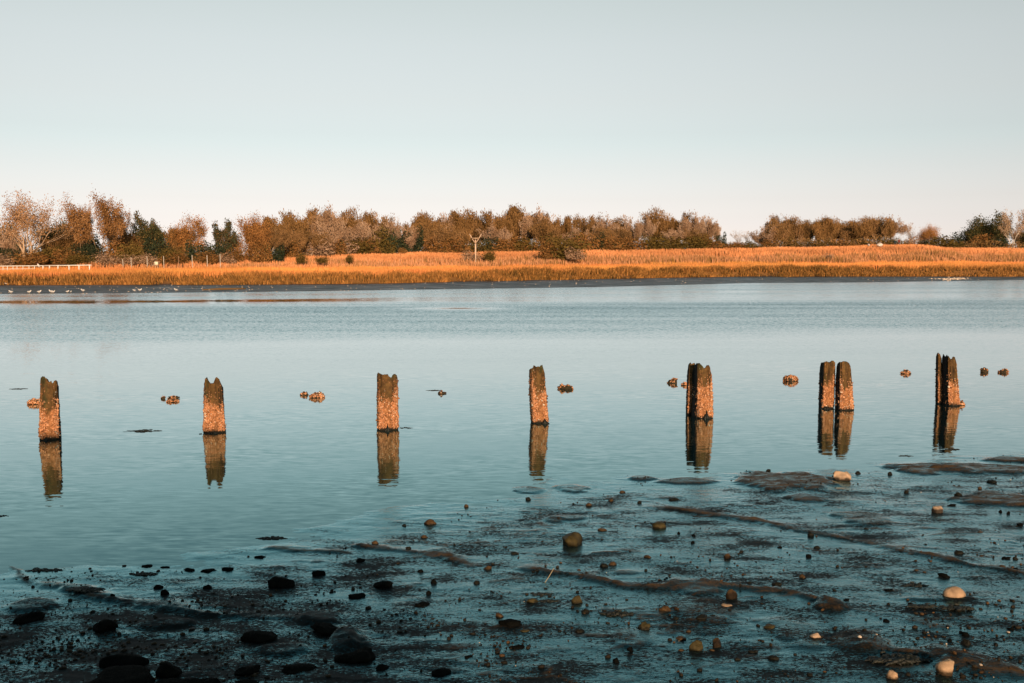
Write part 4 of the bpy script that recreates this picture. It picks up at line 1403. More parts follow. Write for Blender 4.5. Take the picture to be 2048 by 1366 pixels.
def dome_mesh(seed, n=2600, lsize=.05, leaf_c=((.03, .035, .012), (.06, .06, .02)), flat=.75, odd=None, stems=7, bark=(.12, .08, .05)):
    """unit shrub: leaf faces through an uneven dome, with a few stems under it"""
    rng = np.random.default_rng(seed)
    B = rng.normal(0, 1, (9, 3))
    B[:, 2] = np.abs(B[:, 2])
    B /= np.linalg.norm(B, axis=1)[:, None]
    B *= rng.uniform(.25, .62, (9, 1))
    R = rng.uniform(.26, .46, 9)
    k = rng.integers(0, 9, n)
    d = rng.normal(0, 1, (n, 3))
    d /= np.linalg.norm(d, axis=1)[:, None]
    P = B[k] + d * (R[k] * rng.random(n) ** .35)[:, None]
    P[:, 2] = np.abs(P[:, 2]) * .95 + .01
    P[:, :2] *= np.clip(.75 + P[:, 2:3], .6, 1.1)
    P[:, 0] /= np.percentile(np.abs(P[:, 0]), 98) * 2
    P[:, 1] /= np.percentile(np.abs(P[:, 1]), 98) * 2
    P[:, 2] /= np.percentile(P[:, 2], 99)
    u = rng.normal(0, 1, (n, 3)) + np.array([0, 0, .4])
    u /= np.linalg.norm(u, axis=1)[:, None]
    v = np.cross(u, rng.normal(0, 1, (n, 3)))
    v /= np.linalg.norm(v, axis=1)[:, None]
    ls = lsize * rng.uniform(.5, 1.4, (n, 1))
    a, b = u * ls, v * ls * .45
    V = np.stack([P - a, P + b, P + a, P - b], 1).reshape(-1, 3)
    V[:, 2] = np.maximum(V[:, 2], .004)
    F = (np.arange(n) * 4)[:, None] + np.array([[0, 1, 2, 3]])
    t = np.clip(.5 + .5 * fbm(P[:, 0] * 7 + seed, P[:, 2] * 7, 2) + rng.normal(0, .2, n), 0, 1)[:, None]
    C = lerp(leaf_c[0], leaf_c[1], t)
    if odd is not None:
        q = rng.random(n) < odd[1]
        C[q] = np.array(odd[0]) * rng.uniform(.7, 1.2, (q.sum(), 1))
    crown = np_mesh('crown', V, [F], np.repeat(C, 4, 0))
    mb = MB()
    for s in range(stems):
        e = P[rng.integers(0, n)] * np.array([.8, .8, .85])
        mb.tube([(e[0] * .1, e[1] * .1, 0), (e[0] * .4, e[1] * .4, e[2] * .55), tuple(e)], [.018, .012, .005], 4, bark)
    return mb.mesh('stem'), crown


RUST = ((.20, .085, .022), (.42, .19, .06))
BROWN = ((.16, .085, .030), (.32, .18, .075))
TAN = ((.30, .19, .115), (.50, .34, .23))
OLIVE = ((.085, .062, .016), (.20, .13, .034))
PINE = ((.030, .036, .018), (.085, .085, .040))
KINDS = {
    'bigbare': [tree_meshes(s, stems=6, spread=.55, levels=4, kids=(3, 3, 3, 2), up=.05, wig=.13, lean0=.62, trunk=.45, r0=.030, leaves=9500, lsize=.012, long=1.6, jit=.03,
                            leaf_c=((.26, .13, .05), (.44, .25, .13)), bark=(.55, .36, .22), shrink=.8) for s in (3,)],
    'russet': [tree_meshes(s, stems=3, spread=.6, levels=4, kids=(4, 3, 3, 2), up=.08, wig=.16, lean0=.35, trunk=.3, r0=.016, leaves=15000, lsize=.014, long=1.5, jit=.028,
                           leaf_c=((.24, .11, .035), (.42, .21, .08)), bark=(.38, .25, .15), shrink=.78) for s in (8,)],
    'oak': [tree_meshes(s, stems=1, spread=.95, levels=3, kids=(8, 5, 4), up=.04, wig=.18, trunk=.22, r0=.026, leaves=14000, lsize=.021, long=1.3, jit=.045,
                        leaf_c=RUST, bark=(.25, .16, .09), shrink=.66) for s in (21, 22)],
    'fountain': [tree_meshes(s, stems=4, spread=.42, levels=4, kids=(4, 3, 3, 2), up=.12, wig=.10, lean0=.42, trunk=.2, r0=.010, leaves=13000, lsize=.022, long=2.4, jit=.04,
                             leaf_c=((.12, .062, .018), (.27, .14, .05)), bark=(.30, .20, .12), tip_up=.8, shrink=.74, baser=.03) for s in (31, 32, 33)],
    'tan': [tree_meshes(s, stems=5, spread=.42, levels=4, kids=(4, 3, 2, 2), up=.10, wig=.12, lean0=.4, trunk=.2, r0=.010, leaves=8500, lsize=.019, long=2.6, jit=.035,
                        leaf_c=((.25, .14, .075), (.45, .29, .185)), bark=(.48, .34, .24), tip_up=.8, shrink=.74, baser=.04) for s in (41, 42)],
    'upright': [tree_meshes(s, stems=5, spread=.30, levels=4, kids=(5, 3, 3, 2), up=.14, wig=.08, lean0=.22, trunk=.45, r0=.016, leaves=11000, lsize=.021, long=2.6, jit=.035,
                            leaf_c=((.13, .07, .022), (.30, .16, .065)), bark=(.55, .39, .25), tip_up=.9, shrink=.72, baser=.10) for s in (51, 52)],
    'wisp': [tree_meshes(s, stems=2, spread=.4, levels=3, kids=(5, 4, 3), up=.1, wig=.12, lean0=.25, trunk=.2, r0=.008, leaves=900, lsize=.018, long=2.5, jit=.02,
                         leaf_c=TAN, bark=(.55, .42, .32), tip_up=.8) for s in (61,)],
    'birch': [tree_meshes(s, stems=3, spread=.45, levels=4, kids=(4, 3, 3, 2), up=.06, wig=.10, lean0=.38, trunk=.5, r0=.026, leaves=3000, lsize=.020, long=1.6, jit=.03,
                          leaf_c=((.26, .16, .09), (.46, .30, .18)), bark=(.80, .66, .52), shrink=.72) for s in (71,)],
    'pine': [tree_meshes(s, stems=1, spread=1.15, levels=3, kids=(9, 3, 3), up=.05, wig=.2, trunk=.3, r0=.022, leaves=4200, lsize=.028, long=2.0, jit=.022,
                         leaf_c=PINE, bark=(.16, .11, .07), shrink=.5, odd=((.18, .10, .035), .28)) for s in (81, 82)],
    'evergreen': [tree_meshes(s, stems=2, spread=.9, levels=3, kids=(9, 5, 3), up=.05, wig=.2, trunk=.10, r0=.02, leaves=13000, lsize=.026, long=1.5, jit=.05,
                              leaf_c=((.022, .028, .012), (.085, .075, .026)), bark=(.14, .10, .06), shrink=.6, odd=((.20, .12, .04), .14)) for s in (91, 92)],
    'bush_dark': [dome_mesh(s, 2600, .05, ((.018, .026, .014), (.05, .058, .026)), odd=((.14, .09, .03), .05)) for s in (101, 102)],
    'bush_olive': [dome_mesh(s, 2800, .05, ((.075, .052, .012), (.17, .105, .026))) for s in (111, 112)],
    'bush_rust': [dome_mesh(s, 2800, .05, ((.17, .075, .02), (.34, .16, .05)), odd=((.07, .06, .02), .15)) for s in (121, 122)],
    'bush_tan': [dome_mesh(s, 2600, .045, ((.28, .16, .09), (.48, .30, .19)), odd=((.14, .08, .03), .2)) for s in (131, 132)],
}
TREE_MARKS = [(60, 0, 'the big bare tree'), (203, 0, 'the tall russet tree'), (322, 0, 'the ragged pine'), (497, 0, 'the round russet oak'), (602, 0, 'the dark round bush'),
              (690, 0, 'the highest crown of the wood'), (951, 0, 'the nest platform'), (1040, 0, 'the domed tree beside the nest platform'), (1125, 0, 'the big olive bush in the field'),
              (1310, 0, 'the tallest tree of the middle wood'), (1440, 0, 'the dark bush in the gap'), (1660, 0, 'the middle of the right hand copse'),
              (1790, 0, 'the two distant people'), (1870, 0, 'the small russet tree on the right'), (2018, 0, 'the white barked birch')]
_cnt = {}


def tree(px, ytop, w, d, kind, label=None, what=None, yaw=None, name=None, ybase=None):
    """a tree at distance d in the picture column px, reaching up to ytop, w pixels wide"""
    i = _cnt.get(kind, 0)
    _cnt[kind] = i + 1
    tm, cm = KINDS[kind][i % len(KINDS[kind])]
    bush = kind.startswith('bush')
    x = col_x(px, d)
    z0 = far_z1(x, d) - .05 if ybase is None else at_y(px, ybase, d).z
    zt = at_y(px, ytop, d).z
    root = obj(name or ('shrub' if bush else 'tree'), None, loc=(x, d, z0))
    ww = w * d / F_PX
    root.scale = (ww, ww * .8, max(zt - z0, .5))
    rnd = random.Random(px * 31 + int(d))
    root.rotation_euler = (0, 0, rnd.uniform(-.5, .5) + (math.pi if rnd.random() < .5 else 0) if yaw is None else yaw)
    obj('stem' if bush else 'trunk', tm, M_BARK, root)
    obj('crown', cm, M_LEAF, root)
    cat = 'shrub' if bush else 'tree'
    grp = 'shrubs on the far shore' if bush else 'trees on the far shore'
    if label:
        tag(root, label, cat, grp)
    else:
        later(root, what, cat, grp, px, ytop, TREE_MARKS, True)
    return root


# left end
tree(60, 386, 128, 166, 'bigbare', 'big bare tree with pale fanning limbs at the far left', yaw=.3)
tree(203, 394, 112, 170, 'russet', 'tall russet tree with thin ragged top, second from the left', yaw=0)
tree(166, 410, 58, 174, 'russet', 'thin russet tree close on the left of the tall russet one', yaw=2.6)
tree(236, 426, 54, 176, 'russet', 'rounded russet tree close on the right of the tall russet one', yaw=1.2)
for px, yt, w, d in [(8, 444, 70, 190), (95, 446, 70, 187), (150, 448, 70, 186), (240, 468, 60, 188), (-60, 430, 90, 180)]:
    tree(px, yt, w, d, 'evergreen', what='dark evergreen tree')
tree(322, 427, 46, 182, 'pine', 'ragged dark pine standing above the low trees on the left')
tree(426, 440, 46, 182, 'pine', 'dark pine just left of the round russet oak')
tree(338, 442, 34, 184, 'pine', 'shorter dark pine touching the ragged pine on its right')
tree(283, 452, 60, 180, 'evergreen', what='olive dark evergreen tree')
tree(385, 434, 66, 180, 'oak', 'wide russet oak between the two dark pines')
tree(497, 431, 64, 178, 'oak', 'round russet oak standing at the left end of the golden field')
tree(458, 458, 46, 186, 'oak', 'low russet tree half hidden behind the round oak')
tree(255, 462, 56, 178, 'fountain', what='brown twiggy tree')
tree(355, 458, 50, 178, 'fountain', what='brown twiggy tree')
tree(120, 466, 60, 174, 'fountain', what='brown twiggy tree')
tree(24, 462, 54, 172, 'tan', what='pale tan twiggy tree')
for px, yt, w, d, k in [(20, 492, 56, 168, 'bush_dark'), (-40, 488, 60, 168, 'bush_rust'), (105, 494, 70, 167, 'bush_olive'), (170, 489, 44, 170, 'bush_dark'), (192, 484, 30, 168, 'bush_dark'), (130, 500, 50, 164, 'bush_rust'),
                        (228, 486, 54, 170, 'bush_rust'), (268, 488, 50, 168, 'bush_olive'), (318, 478, 46, 172, 'bush_dark'), (345, 496, 50, 168, 'bush_olive'), (398, 484, 48, 172, 'bush_dark'), (440, 488, 46, 172, 'bush_dark'),
                        (470, 500, 40, 172, 'bush_rust'), (60, 506, 60, 162, 'bush_rust'), (5, 508, 50, 162, 'bush_tan'), (215, 508, 60, 162, 'bush_tan'), (262, 511, 50, 163, 'bush_tan'), (300, 509, 46, 164, 'bush_tan'), (355, 508, 54, 165, 'bush_rust'),
                        (410, 505, 46, 166, 'bush_rust'), (450, 507, 40, 168, 'bush_tan'), (160, 510, 54, 162, 'bush_olive')]:
    tree(px, yt, w, d, k, what={'bush_dark': 'dark green bush', 'bush_olive': 'olive bush', 'bush_rust': 'rust brown bush', 'bush_tan': 'pale tan bush'}[k])
# the middle wood
WOOD = [(520, 439, 44), (545, 437, 48), (575, 432, 50), (600, 428, 50), (622, 423, 50), (645, 418, 54), (668, 421, 50), (690, 418, 56), (715, 427, 48), (745, 431, 44), (765, 433, 40), (787, 442, 36),
        (830, 437, 40), (852, 430, 42), (872, 429, 44), (895, 427, 46), (920, 425, 48), (946, 424, 50), (968, 431, 40), (995, 426, 44), (1016, 419, 48), (1062, 421, 46), (1084, 434, 36),
        (1107, 430, 36), (1130, 435, 36), (1152, 442, 32), (1176, 431, 40), (1202, 435, 40), (1230, 437, 38), (1256, 434, 36), (1282, 437, 34), (1330, 426, 40), (1352, 428, 40), (1376, 431, 38), (1400, 435, 34), (1424, 438, 30)]
for i, (px, yt, w) in enumerate(WOOD):
    d = float(np.interp(col_x(px, 215), CX[:, 0], CX[:, 1])) + 7 + (i * 7) % 11
    k = 'fountain' if px < 640 or (820 < px < 1110 and i % 3) or i % 4 == 0 else 'tan' if i % 2 or px > 1250 else 'upright'
    if px == 690:
        tree(px, yt, w, d, 'fountain', 'highest crown of the wood, brown and brush like')
    else:
        tree(px, yt, w * 1.12, d, k, what={'fountain': 'brown brush topped tree', 'tan': 'pale twiggy tree', 'upright': 'upright tan brown tree'}[k])
tree(1040, 415, 62, 232, 'fountain', 'domed brown tree right of the nest platform, tallest near it')
tree(1310, 421, 50, 240, 'fountain', 'tallest tree of the middle wood right of the olive bush')
tree(802, 434, 26, 216, 'wisp', 'thin wispy tree standing in the dip of the wood')
for px, yt, w in [(540, 455, 50), (585, 460, 50), (650, 447, 50), (700, 445, 54), (738, 447, 50), (620, 466, 56), (770, 452, 44), (815, 455, 44), (860, 455, 46), (905, 452, 50), (1000, 452, 44), (1100, 452, 44),
                  (1145, 458, 40), (1190, 456, 44), (1240, 457, 44), (1345, 457, 44), (1395, 460, 40)]:
    d = float(np.interp(col_x(px, 215), CX[:, 0], CX[:, 1])) + 4
    k = 'tan' if px in (650, 700, 738, 770, 815, 1000, 1145, 1345) else 'upright'
    tree(px, yt, w * 1.15, d, k, what={'tan': 'low pale pinkish twiggy tree', 'upright': 'low brown twiggy tree'}[k])
for px, yt, w, k in [(552, 489, 40, 'bush_dark'), (525, 488, 44, 'bush_rust'), (576, 483, 46, 'bush_rust'), (668, 480, 56, 'bush_rust'), (712, 479, 60, 'bush_olive'), (1028, 476, 50, 'bush_rust'), (640, 482, 60, 'bush_tan'), (690, 484, 60, 'bush_tan'), (735, 478, 50, 'bush_rust'), (770, 458, 50, 'bush_olive'), (788, 461, 46, 'bush_dark'),
                     (826, 457, 44, 'bush_dark'), (865, 475, 60, 'bush_rust'), (910, 478, 60, 'bush_rust'), (955, 482, 54, 'bush_olive'), (978, 476, 34, 'bush_dark'), (1005, 480, 50, 'bush_rust'), (1045, 478, 56, 'bush_olive'),
                     (1090, 482, 50, 'bush_rust'), (1190, 468, 40, 'bush_dark'), (1170, 470, 50, 'bush_rust'), (1215, 474, 60, 'bush_rust'), (1260, 478, 60, 'bush_rust'), (1300, 470, 50, 'bush_olive'), (1345, 474, 60, 'bush_olive'),
                     (1390, 470, 50, 'bush_olive'), (1420, 478, 50, 'bush_rust'), (1470, 485, 44, 'bush_rust'), (1500, 484, 44, 'bush_olive')]:
    d = float(np.interp(col_x(px, 215), CX[:, 0], CX[:, 1])) + 1.5
    tree(px, yt, w, d, k, what={'bush_dark': 'dark green bush', 'bush_olive': 'olive bush', 'bush_rust': 'rust brown bush', 'bush_tan': 'pale tan bush'}[k])
tree(602, 484, 32, 196, 'bush_dark', 'dark round evergreen bush at the upper edge of the field')
tree(557, 442, 30, 206, 'bush_rust', 'orange leaved bush glowing at the left of the wood', ybase=490)
tree(1440, 467, 26, 234, 'bush_dark', 'dark evergreen bush standing in the gap of the trees')
tree(1122, 471, 78, 192, 'bush_olive', 'big olive bush standing forward in the golden field', ybase=519)
tree(1098, 486, 44, 191, 'bush_rust', 'rust brown bush joined to the left of the big olive bush', ybase=519)
tree(1150, 496, 40, 190, 'bush_tan', 'pale scrub at the right foot of the big olive bush', ybase=519)
for px, yt, w, d, yb, k, lab in [(604, 508, 22, 166, 526, 'bush_olive', 'small dark green bush in the golden field, left of its twin'), (646, 513, 24, 168, 526, 'bush_olive', 'small low green bush in the golden field, middle of three'),
                                 (700, 510, 15, 172, 524, 'bush_olive', 'small upright green bush in the golden field, right of three'), (980, 500, 24, 186, 523, 'bush_olive', 'green bush in the reeds right of the nest platform'),
                                 (1655, 507, 22, 208, 520, 'bush_tan', 'grey scrubby bush in the reeds on the right'), (805, 496, 18, 200, 508, 'bush_rust', 'small yellowish bush at the field edge left of the nest platform'),
                                 (945, 503, 40, 188, 524, 'bush_tan', 'bare scrub round the foot of the nest platform')]:
    tree(px, yt, w, d, k, lab, ybase=yb)
tree(1478, 460, 22, 250, 'wisp', 'faint wispy tree in the gap left of the right hand copse')
tree(1498, 462, 20, 250, 'wisp', 'second faint wispy tree in the gap, nearer the copse')
# right hand copse
for i, (px, yt, w) in enumerate([(1524, 453, 40), (1546, 438, 40), (1566, 434, 38), (1592, 436, 40), (1616, 440, 40), (1640, 437, 40), (1666, 438, 42), (1690, 441, 40), (1714, 440, 40), (1738, 435, 40), (1762, 434, 44), (1783, 440, 40),
                                 (1555, 450, 40), (1604, 452, 40), (1652, 450, 40), (1700, 452, 40), (1750, 450, 44)]):
    k = 'tan' if px in (1524, 1783) else 'fountain' if i % 3 == 2 else 'upright'
    tree(px, yt, w * 1.1, 242 + (i * 5) % 12, k, what={'tan': 'pale twiggy tree', 'upright': 'upright brown tree with pale stems', 'fountain': 'brown brush topped tree'}[k])
for px, yt, w, k in [(1535, 480, 50, 'bush_rust'), (1580, 478, 50, 'bush_olive'), (1630, 480, 54, 'bush_olive'), (1680, 479, 54, 'bush_rust'), (1725, 478, 50, 'bush_olive'), (1770, 476, 44, 'bush_olive'), (1822, 474, 40, 'bush_tan')]:
    tree(px, yt, w, 240, k, what={'bush_olive': 'olive bush', 'bush_rust': 'rust brown bush', 'bush_tan': 'pale tan bush'}[k])
tree(1825, 452, 26, 250, 'wisp', 'wispy bare tree right of the two distant people')
# right end
tree(1870, 450, 34, 240, 'oak', 'small russet tree standing alone on the right')
tree(1846, 480, 20, 238, 'bush_dark', 'small dark bush at the left foot of the small russet tree')
tree(1888, 474, 78, 236, 'bush_olive', 'long olive mound of bushes below the small russet tree')
tree(1925, 466, 46, 246, 'bush_dark', 'dark green thicket right of the olive mound')
tree(1952, 437, 52, 246, 'evergreen', 'dark ragged tree left of the tallest evergreen on the right')
tree(1932, 455, 56, 250, 'evergreen', 'low dark evergreen behind the olive mound of bushes')
tree(1988, 428, 58, 246, 'evergreen', 'tallest dark evergreen just left of the white barked birch')
tree(1962, 470, 46, 240, 'bush_rust', 'rust brown bush under the dark evergreens')
tree(2000, 476, 40, 239, 'bush_dark', 'dark bush left of the birch foot')
tree(2022, 419, 50, 236, 'birch', 'white barked birch leaning left at the right edge', yaw=2.2)
tree(2046, 458, 30, 242, 'evergreen', 'dark evergreen cut by the right edge')
tree(2036, 446, 34, 250, 'tan', 'pale twiggy tree behind the birch')
tree(2110, 440, 70, 245, 'fountain', what='brown brush topped tree')


def make_undergrowth():
    rng = np.random.default_rng(77)
    n = 42000
    x = rng.uniform(-95, 135, n)
    e, f, c, zc = far_lines(x)
    y = c + 1.5 + rng.random(n) * 14
    gap = sstep(52, 56, x) * sstep(64, 60, x) * .8 + sstep(92, 96, x) * sstep(108, 104, x) * .8
    top = (2.1 + 1.4 * fbm(x * .16, y * .1, 3)) * (1 - gap * .8)
    top = np.maximum(top, 1.5 * (1 - gap))
    zz = far_z(x, y) + top * rng.random(n) ** .8
    P = np.stack([x, y, zz], 1)
    u = rng.normal(0, 1, (n, 3)) + np.array([0, 0, .8])
    u /= np.linalg.norm(u, axis=1)[:, None]
    v = np.cross(u, rng.normal(0, 1, (n, 3)))
    v /= np.linalg.norm(v, axis=1)[:, None]
    ls = rng.uniform(.10, .28, (n, 1))
    V = np.stack([P - u * ls, P + v * ls * .4, P + u * ls, P - v * ls * .4], 1).reshape(-1, 3)
    pat = fbm(x * .13 + 9, y * .2, 3)[:, None]
    C = lerp((.09, .065, .02), (.33, .17, .065), np.clip(.5 + .6 * pat + rng.normal(0, .2, (n, 1)), 0, 1))
    o = obj('undergrowth', np_mesh('undergrowth', V, [(np.arange(n) * 4)[:, None] + np.array([[0, 1, 2, 3]])], np.repeat(C, 4, 0)), M_LEAF)
    tag(o, 'tangled brown undergrowth filling the foot of the far trees', 'undergrowth', kind='stuff')


make_undergrowth()
# ------------------------------------------------------------------ things on the far shore
WHITE = (.80, .74, .66)


def nest_platform():
    d = 186.0
    px_ = d / F_PX
    base = at_y(951, 528, d)
    gz = far_z1(base.x, d)
    root = obj('nest_platform', None, loc=(base.x, d, gz))
    wood = (.62, .42, .28)

    def P(px, py, dy=0.0):
        q = at_y(px, py, d)
        return Vector((q.x - base.x, dy, q.z - gz))

    def part(name, pts, r, sides=8, c=wood):
        mb = MB()
        mb.tube(pts, r, sides, c)
        return obj(name, mb.mesh(name), M_PAINT, root)

    part('pole', [Vector((0, 0, -.3)), P(951, 505), P(951, 479)], [.17, .16, .14])
    mb = MB()
    c = P(951, 476.6)
    mb.box((c.x, 0, c.z), (14 * px_, 1.2, .22), (.42, .27, .16))
    obj('deck', mb.mesh('deck'), M_PAINT, root)
    for s in (-1, 1):
        for dy in (-.42, .42):
            part('brace', [P(951, 487, dy * .3), P(951 + s * 6.5, 477.6, dy)], [.075, .075], 6)
        part('upright_arm', [P(951 + s * 6.8, 477, .0), P(951 + s * 12, 468, .0)], [.10, .08], 6)
    tag(root, 'wooden bird nest platform on a tall pole with two raised arms', 'nest platform')


nest_platform()


def railing():
    d = 146.0
    root = obj('railing', None, loc=(col_x(90, d), d, far_z1(col_x(90, d), d)))
    o = root.location

    def P(px, py):
        q = at_y(px, py, d)
        return Vector((q.x - o.x, 0, q.z - o.z))

    def bar(name, a, b, r=.05):
        mb = MB()
        mb.tube([a, b], [r, r], 6, WHITE)
        obj(name, mb.mesh(name), M_PAINT, root)

    bar('top_rail', P(-90, 533), P(86, 531.4), .06)
    bar('top_rail', P(86, 531.4), P(183, 530.2), .07)
    bar('lower_rail', P(-90, 539), P(70, 537.5), .045)
    for px in (-80, -60, -40, -20, 6, 15, 26, 34, 46, 58, 69, 86, 99, 116, 138, 158, 179):
        y = 533 - (px + 90) * .0102
        w = .05 if px < 80 else .09
        bar('post', P(px, y), P(px, 545), w)
    tag(root, 'white painted railing along the marsh at far left', 'railing')


railing()

for px, yt, yb, lab in [(245, 518, 530, 'leaning pale fence post, leftmost in the scrub'), (262, 515, 530, 'second pale fence post from the left, before tan scrub'), (294, 513, 530, 'straight fence post left of the white box'),
                        (327, 512, 531, 'fence post just right of the white box'), (357, 512, 530, 'brown fence post midway along the scrub'), (384, 510, 530, 'pale fence post right of the brown one'),
                        (414, 510, 529, 'tall pale fence post below the dark pine'), (440, 508, 529, 'rightmost and tallest pale fence post')]:
    d = 158.0
    q = at_y(px, yt, d)
    gz = far_z1(q.x, d)
    mb = MB()
    ln = .12 if px == 245 else .02
    mb.tube([Vector((ln, 0, -.1)), Vector((0, 0, q.z - gz))], [.055, .05], 7, (.30, .17, .09) if px == 357 else (.60, .50, .40))
    post = obj('fence_post', mb.mesh('fence_post'), M_PAINT, loc=(q.x, d, gz))
    tag(post, lab, 'fence post', 'posts of the scrub fence')

# white box on legs beside the fence
d = 155.0
q = at_y(313, 530.5, d)
gz = far_z1(q.x, d)
root = obj('utility_box', None, loc=(q.x, d, gz))
mb = MB()
mb.box((0, 0, q.z - gz + .28), (.52, .4, .56), (.85, .72, .5))
cab = obj('cabinet', mb.mesh('cabinet'), M_PAINT, root)
mb = MB()
mb.box((0, -.21, q.z - gz + .28), (.42, .02, .46), (.88, .76, .55))
obj('door', mb.mesh('door'), M_PAINT, cab)
for s in (-1, 1):
    mb = MB()
    mb.tube([Vector((s * .2, 0, -.1)), Vector((s * .2, 0, q.z - gz + .05))], [.03, .03], 6, (.5, .42, .34))
    obj('leg', mb.mesh('leg'), M_PAINT, root)
mb = MB()
mb.tube([Vector((-.9, 0, q.z - gz + .02)), Vector((.25, 0, q.z - gz + .02))], [.03, .03], 6, (.6, .5, .4))
obj('crossbar', mb.mesh('crossbar'), M_PAINT, root)
tag(root, 'small cream box on a stand by the scrub fence', 'box')


# birds on the mud
def bird(px, py, s, face, label, dark=False):
    g = gp(px, py, .02)
    z = max(.0, far_z1(g.x, g.y))
    g = gp(px, py, z)
    root = obj('shorebird', None, loc=(g.x, g.y, z))
    root.scale = (s * face, s, s)
    V, F = ICO[2]
    B = V.copy()
    B *= np.array([.26, .13, .14])
    t = B[:, 0] / .26
    B[:, 1] *= np.where(t < 0, 1 - .75 * t ** 2, 1 - .2 * t ** 2)
    B[:, 2] *= np.where(t < 0, 1 - .6 * t ** 2, 1)
    B[:, 2] += .30 + .05 * t
    C = np.where((B[:, 2] > .36)[:, None], np.array([.62, .58, .54]) if not dark else np.array([.3, .25, .2]), np.array([.85, .8, .74]))
    body = obj('body', np_mesh('body', B, [F], C, True), M_BIRD, root)
    Hd = V * np.array([.075, .065, .07]) + np.array([.25, 0, .47])
    hd = obj('head', np_mesh('head', Hd, [F], (.85, .8, .74), True), M_BIRD, root)
    mb = MB()
    mb.tube([Vector((.20, 0, .36)), Vector((.24, 0, .45))], [.07, .055], 6, (.85, .8, .74))
    obj('neck', mb.mesh('neck'), M_BIRD, root)
    mb = MB()
    mb.tube([Vector((.31, 0, .47)), Vector((.40, 0, .455))], [.02, .006], 5, (.6, .35, .08))
    obj('beak', mb.mesh('beak'), M_BIRD, hd)
    mb = MB()
    mb.add([(-.22, .04, .31), (-.22, -.04, .31), (-.40, -.05, .29), (-.40, .05, .29), (-.22, .04, .29), (-.22, -.04, .29), (-.40, -.05, .28), (-.40, .05, .28)],
           [[0, 1, 2, 3], [7, 6, 5, 4], [0, 4, 5, 1], [1, 5, 6, 2], [2, 6, 7, 3], [3, 7, 4, 0]], (.5, .46, .42))
    obj('tail', mb.mesh('tail'), M_BIRD, root)
    for sd in (-1, 1):
        mb = MB()
        mb.tube([Vector((.0, sd * .05, .2)), Vector((.01, sd * .05, .1)), Vector((0, sd * .05, 0))], [.014, .011, .011], 5, (.55, .32, .12))
        obj('leg', mb.mesh('leg'), M_BIRD, root)
        W2 = V * np.array([.22, .03, .09]) + np.array([-.06, sd * .115, .325])
        obj('wing', np_mesh('wing', W2, [F], (.55, .52, .5), True), M_BIRD, root)
    tag(root, label, 'bird', 'white birds on the far mud')


for px, py, s, fc, lab in [(22, 587.5, .72, -1, 'white bird nearest the left edge, on the far mud'), (58.5, 587.5, .72, 1, 'second white bird from the left'), (78.5, 587.5, .74, 1, 'third white bird from the left'),
                           (102.5, 587, .78, -1, 'stout white bird, first of the close two at the mud edge'), (106.5, 587, .62, 1, 'browner bird close against the stout white one'), (135, 586.2, .6, 1, 'small thin white bird alone on the mud edge'),
                           (141, 585.5, .42, 1, 'tiniest white bird, just right of the thin one'), (166, 584.5, .72, -1, 'white bird standing a little higher up the mud'), (268.5, 583.5, .55, -1, 'left bird of the resting two beyond the second piling'),
                           (280, 583.3, .66, 1, 'right bird of the resting two'), (352, 583.0, .66, -1, 'rightmost white bird, apart from the others')]:
    bird(px, py, s, fc, lab)

# drift logs
g = gp(405, 582)
h2 = gp(491, 580.5)
root = obj('drift_log', None, loc=(g.x, g.y, .12))
mb = MB()
dv = h2 - g
mb.tube([Vector((0, 0, 0)), dv * .4 + Vector((0, 0, .05)), dv * .8 + Vector((0, 0, .02)), dv], [.10, .17, .18, .14], 9, (.16, .09, .04))
obj('trunk', mb.mesh('trunk', True), M_BARK, root)
mb = MB()
mb.tube([dv * .92, dv * .92 + Vector((.03, 0, .4))], [.05, .03], 6, (.4, .28, .18))
obj('branch_stub', mb.mesh('branch_stub'), M_BARK, root)
tag(root, 'long dark drift log lying on the far mud with an upright stub', 'log')
g = gp(-14, 571, .25)
mb = MB()
mb.tube([Vector((0, 0, 0)), Vector((1.0, .2, .03)), Vector((1.75, .1, 0))], [.09, .12, .07], 8, (.5, .38, .28))
tag(obj('bleached_log', mb.mesh('bleached_log', True), M_BARK, loc=(g.x, g.y, far_z1(g.x, g.y) + .06)), 'short bleached log under the grass at the left edge', 'log')


def make_shells():
    rng = np.random.default_rng(3)
    V0, F0 = ICO[1]
    px = np.concatenate([rng.normal(1902, 16, 90), rng.uniform(0, 2048, 170), rng.uniform(150, 520, 60)])
    x = col_x(px, 150.0)
    e, f, c, zc = far_lines(x)
    t = np.concatenate([rng.normal(.45, .12, 90), rng.random(230) * .9 + .05])
    y = e + (f - e) * np.clip(t, .05, .97)
    x = col_x(px, y)
    n = len(x)
    r = np.concatenate([rng.uniform(.06, .20, 90), rng.uniform(.03, .08, 230)])
    V = V0[None] * np.stack([r * 1.5, r, r * .45], 1)[:, None] + np.stack([x, y, far_z(x, y) + .02], 1)[:, None]
    F = F0[None] + (np.arange(n) * len(V0))[:, None, None]
    o = obj('shell_litter', np_mesh('shell_litter', V.reshape(-1, 3), [F.reshape(-1, 3)], (.75, .58, .45), True), M_STONE)
    tag(o, 'pale shell litter scattered over the far mud strip', 'shells', kind='stuff')


make_shells()


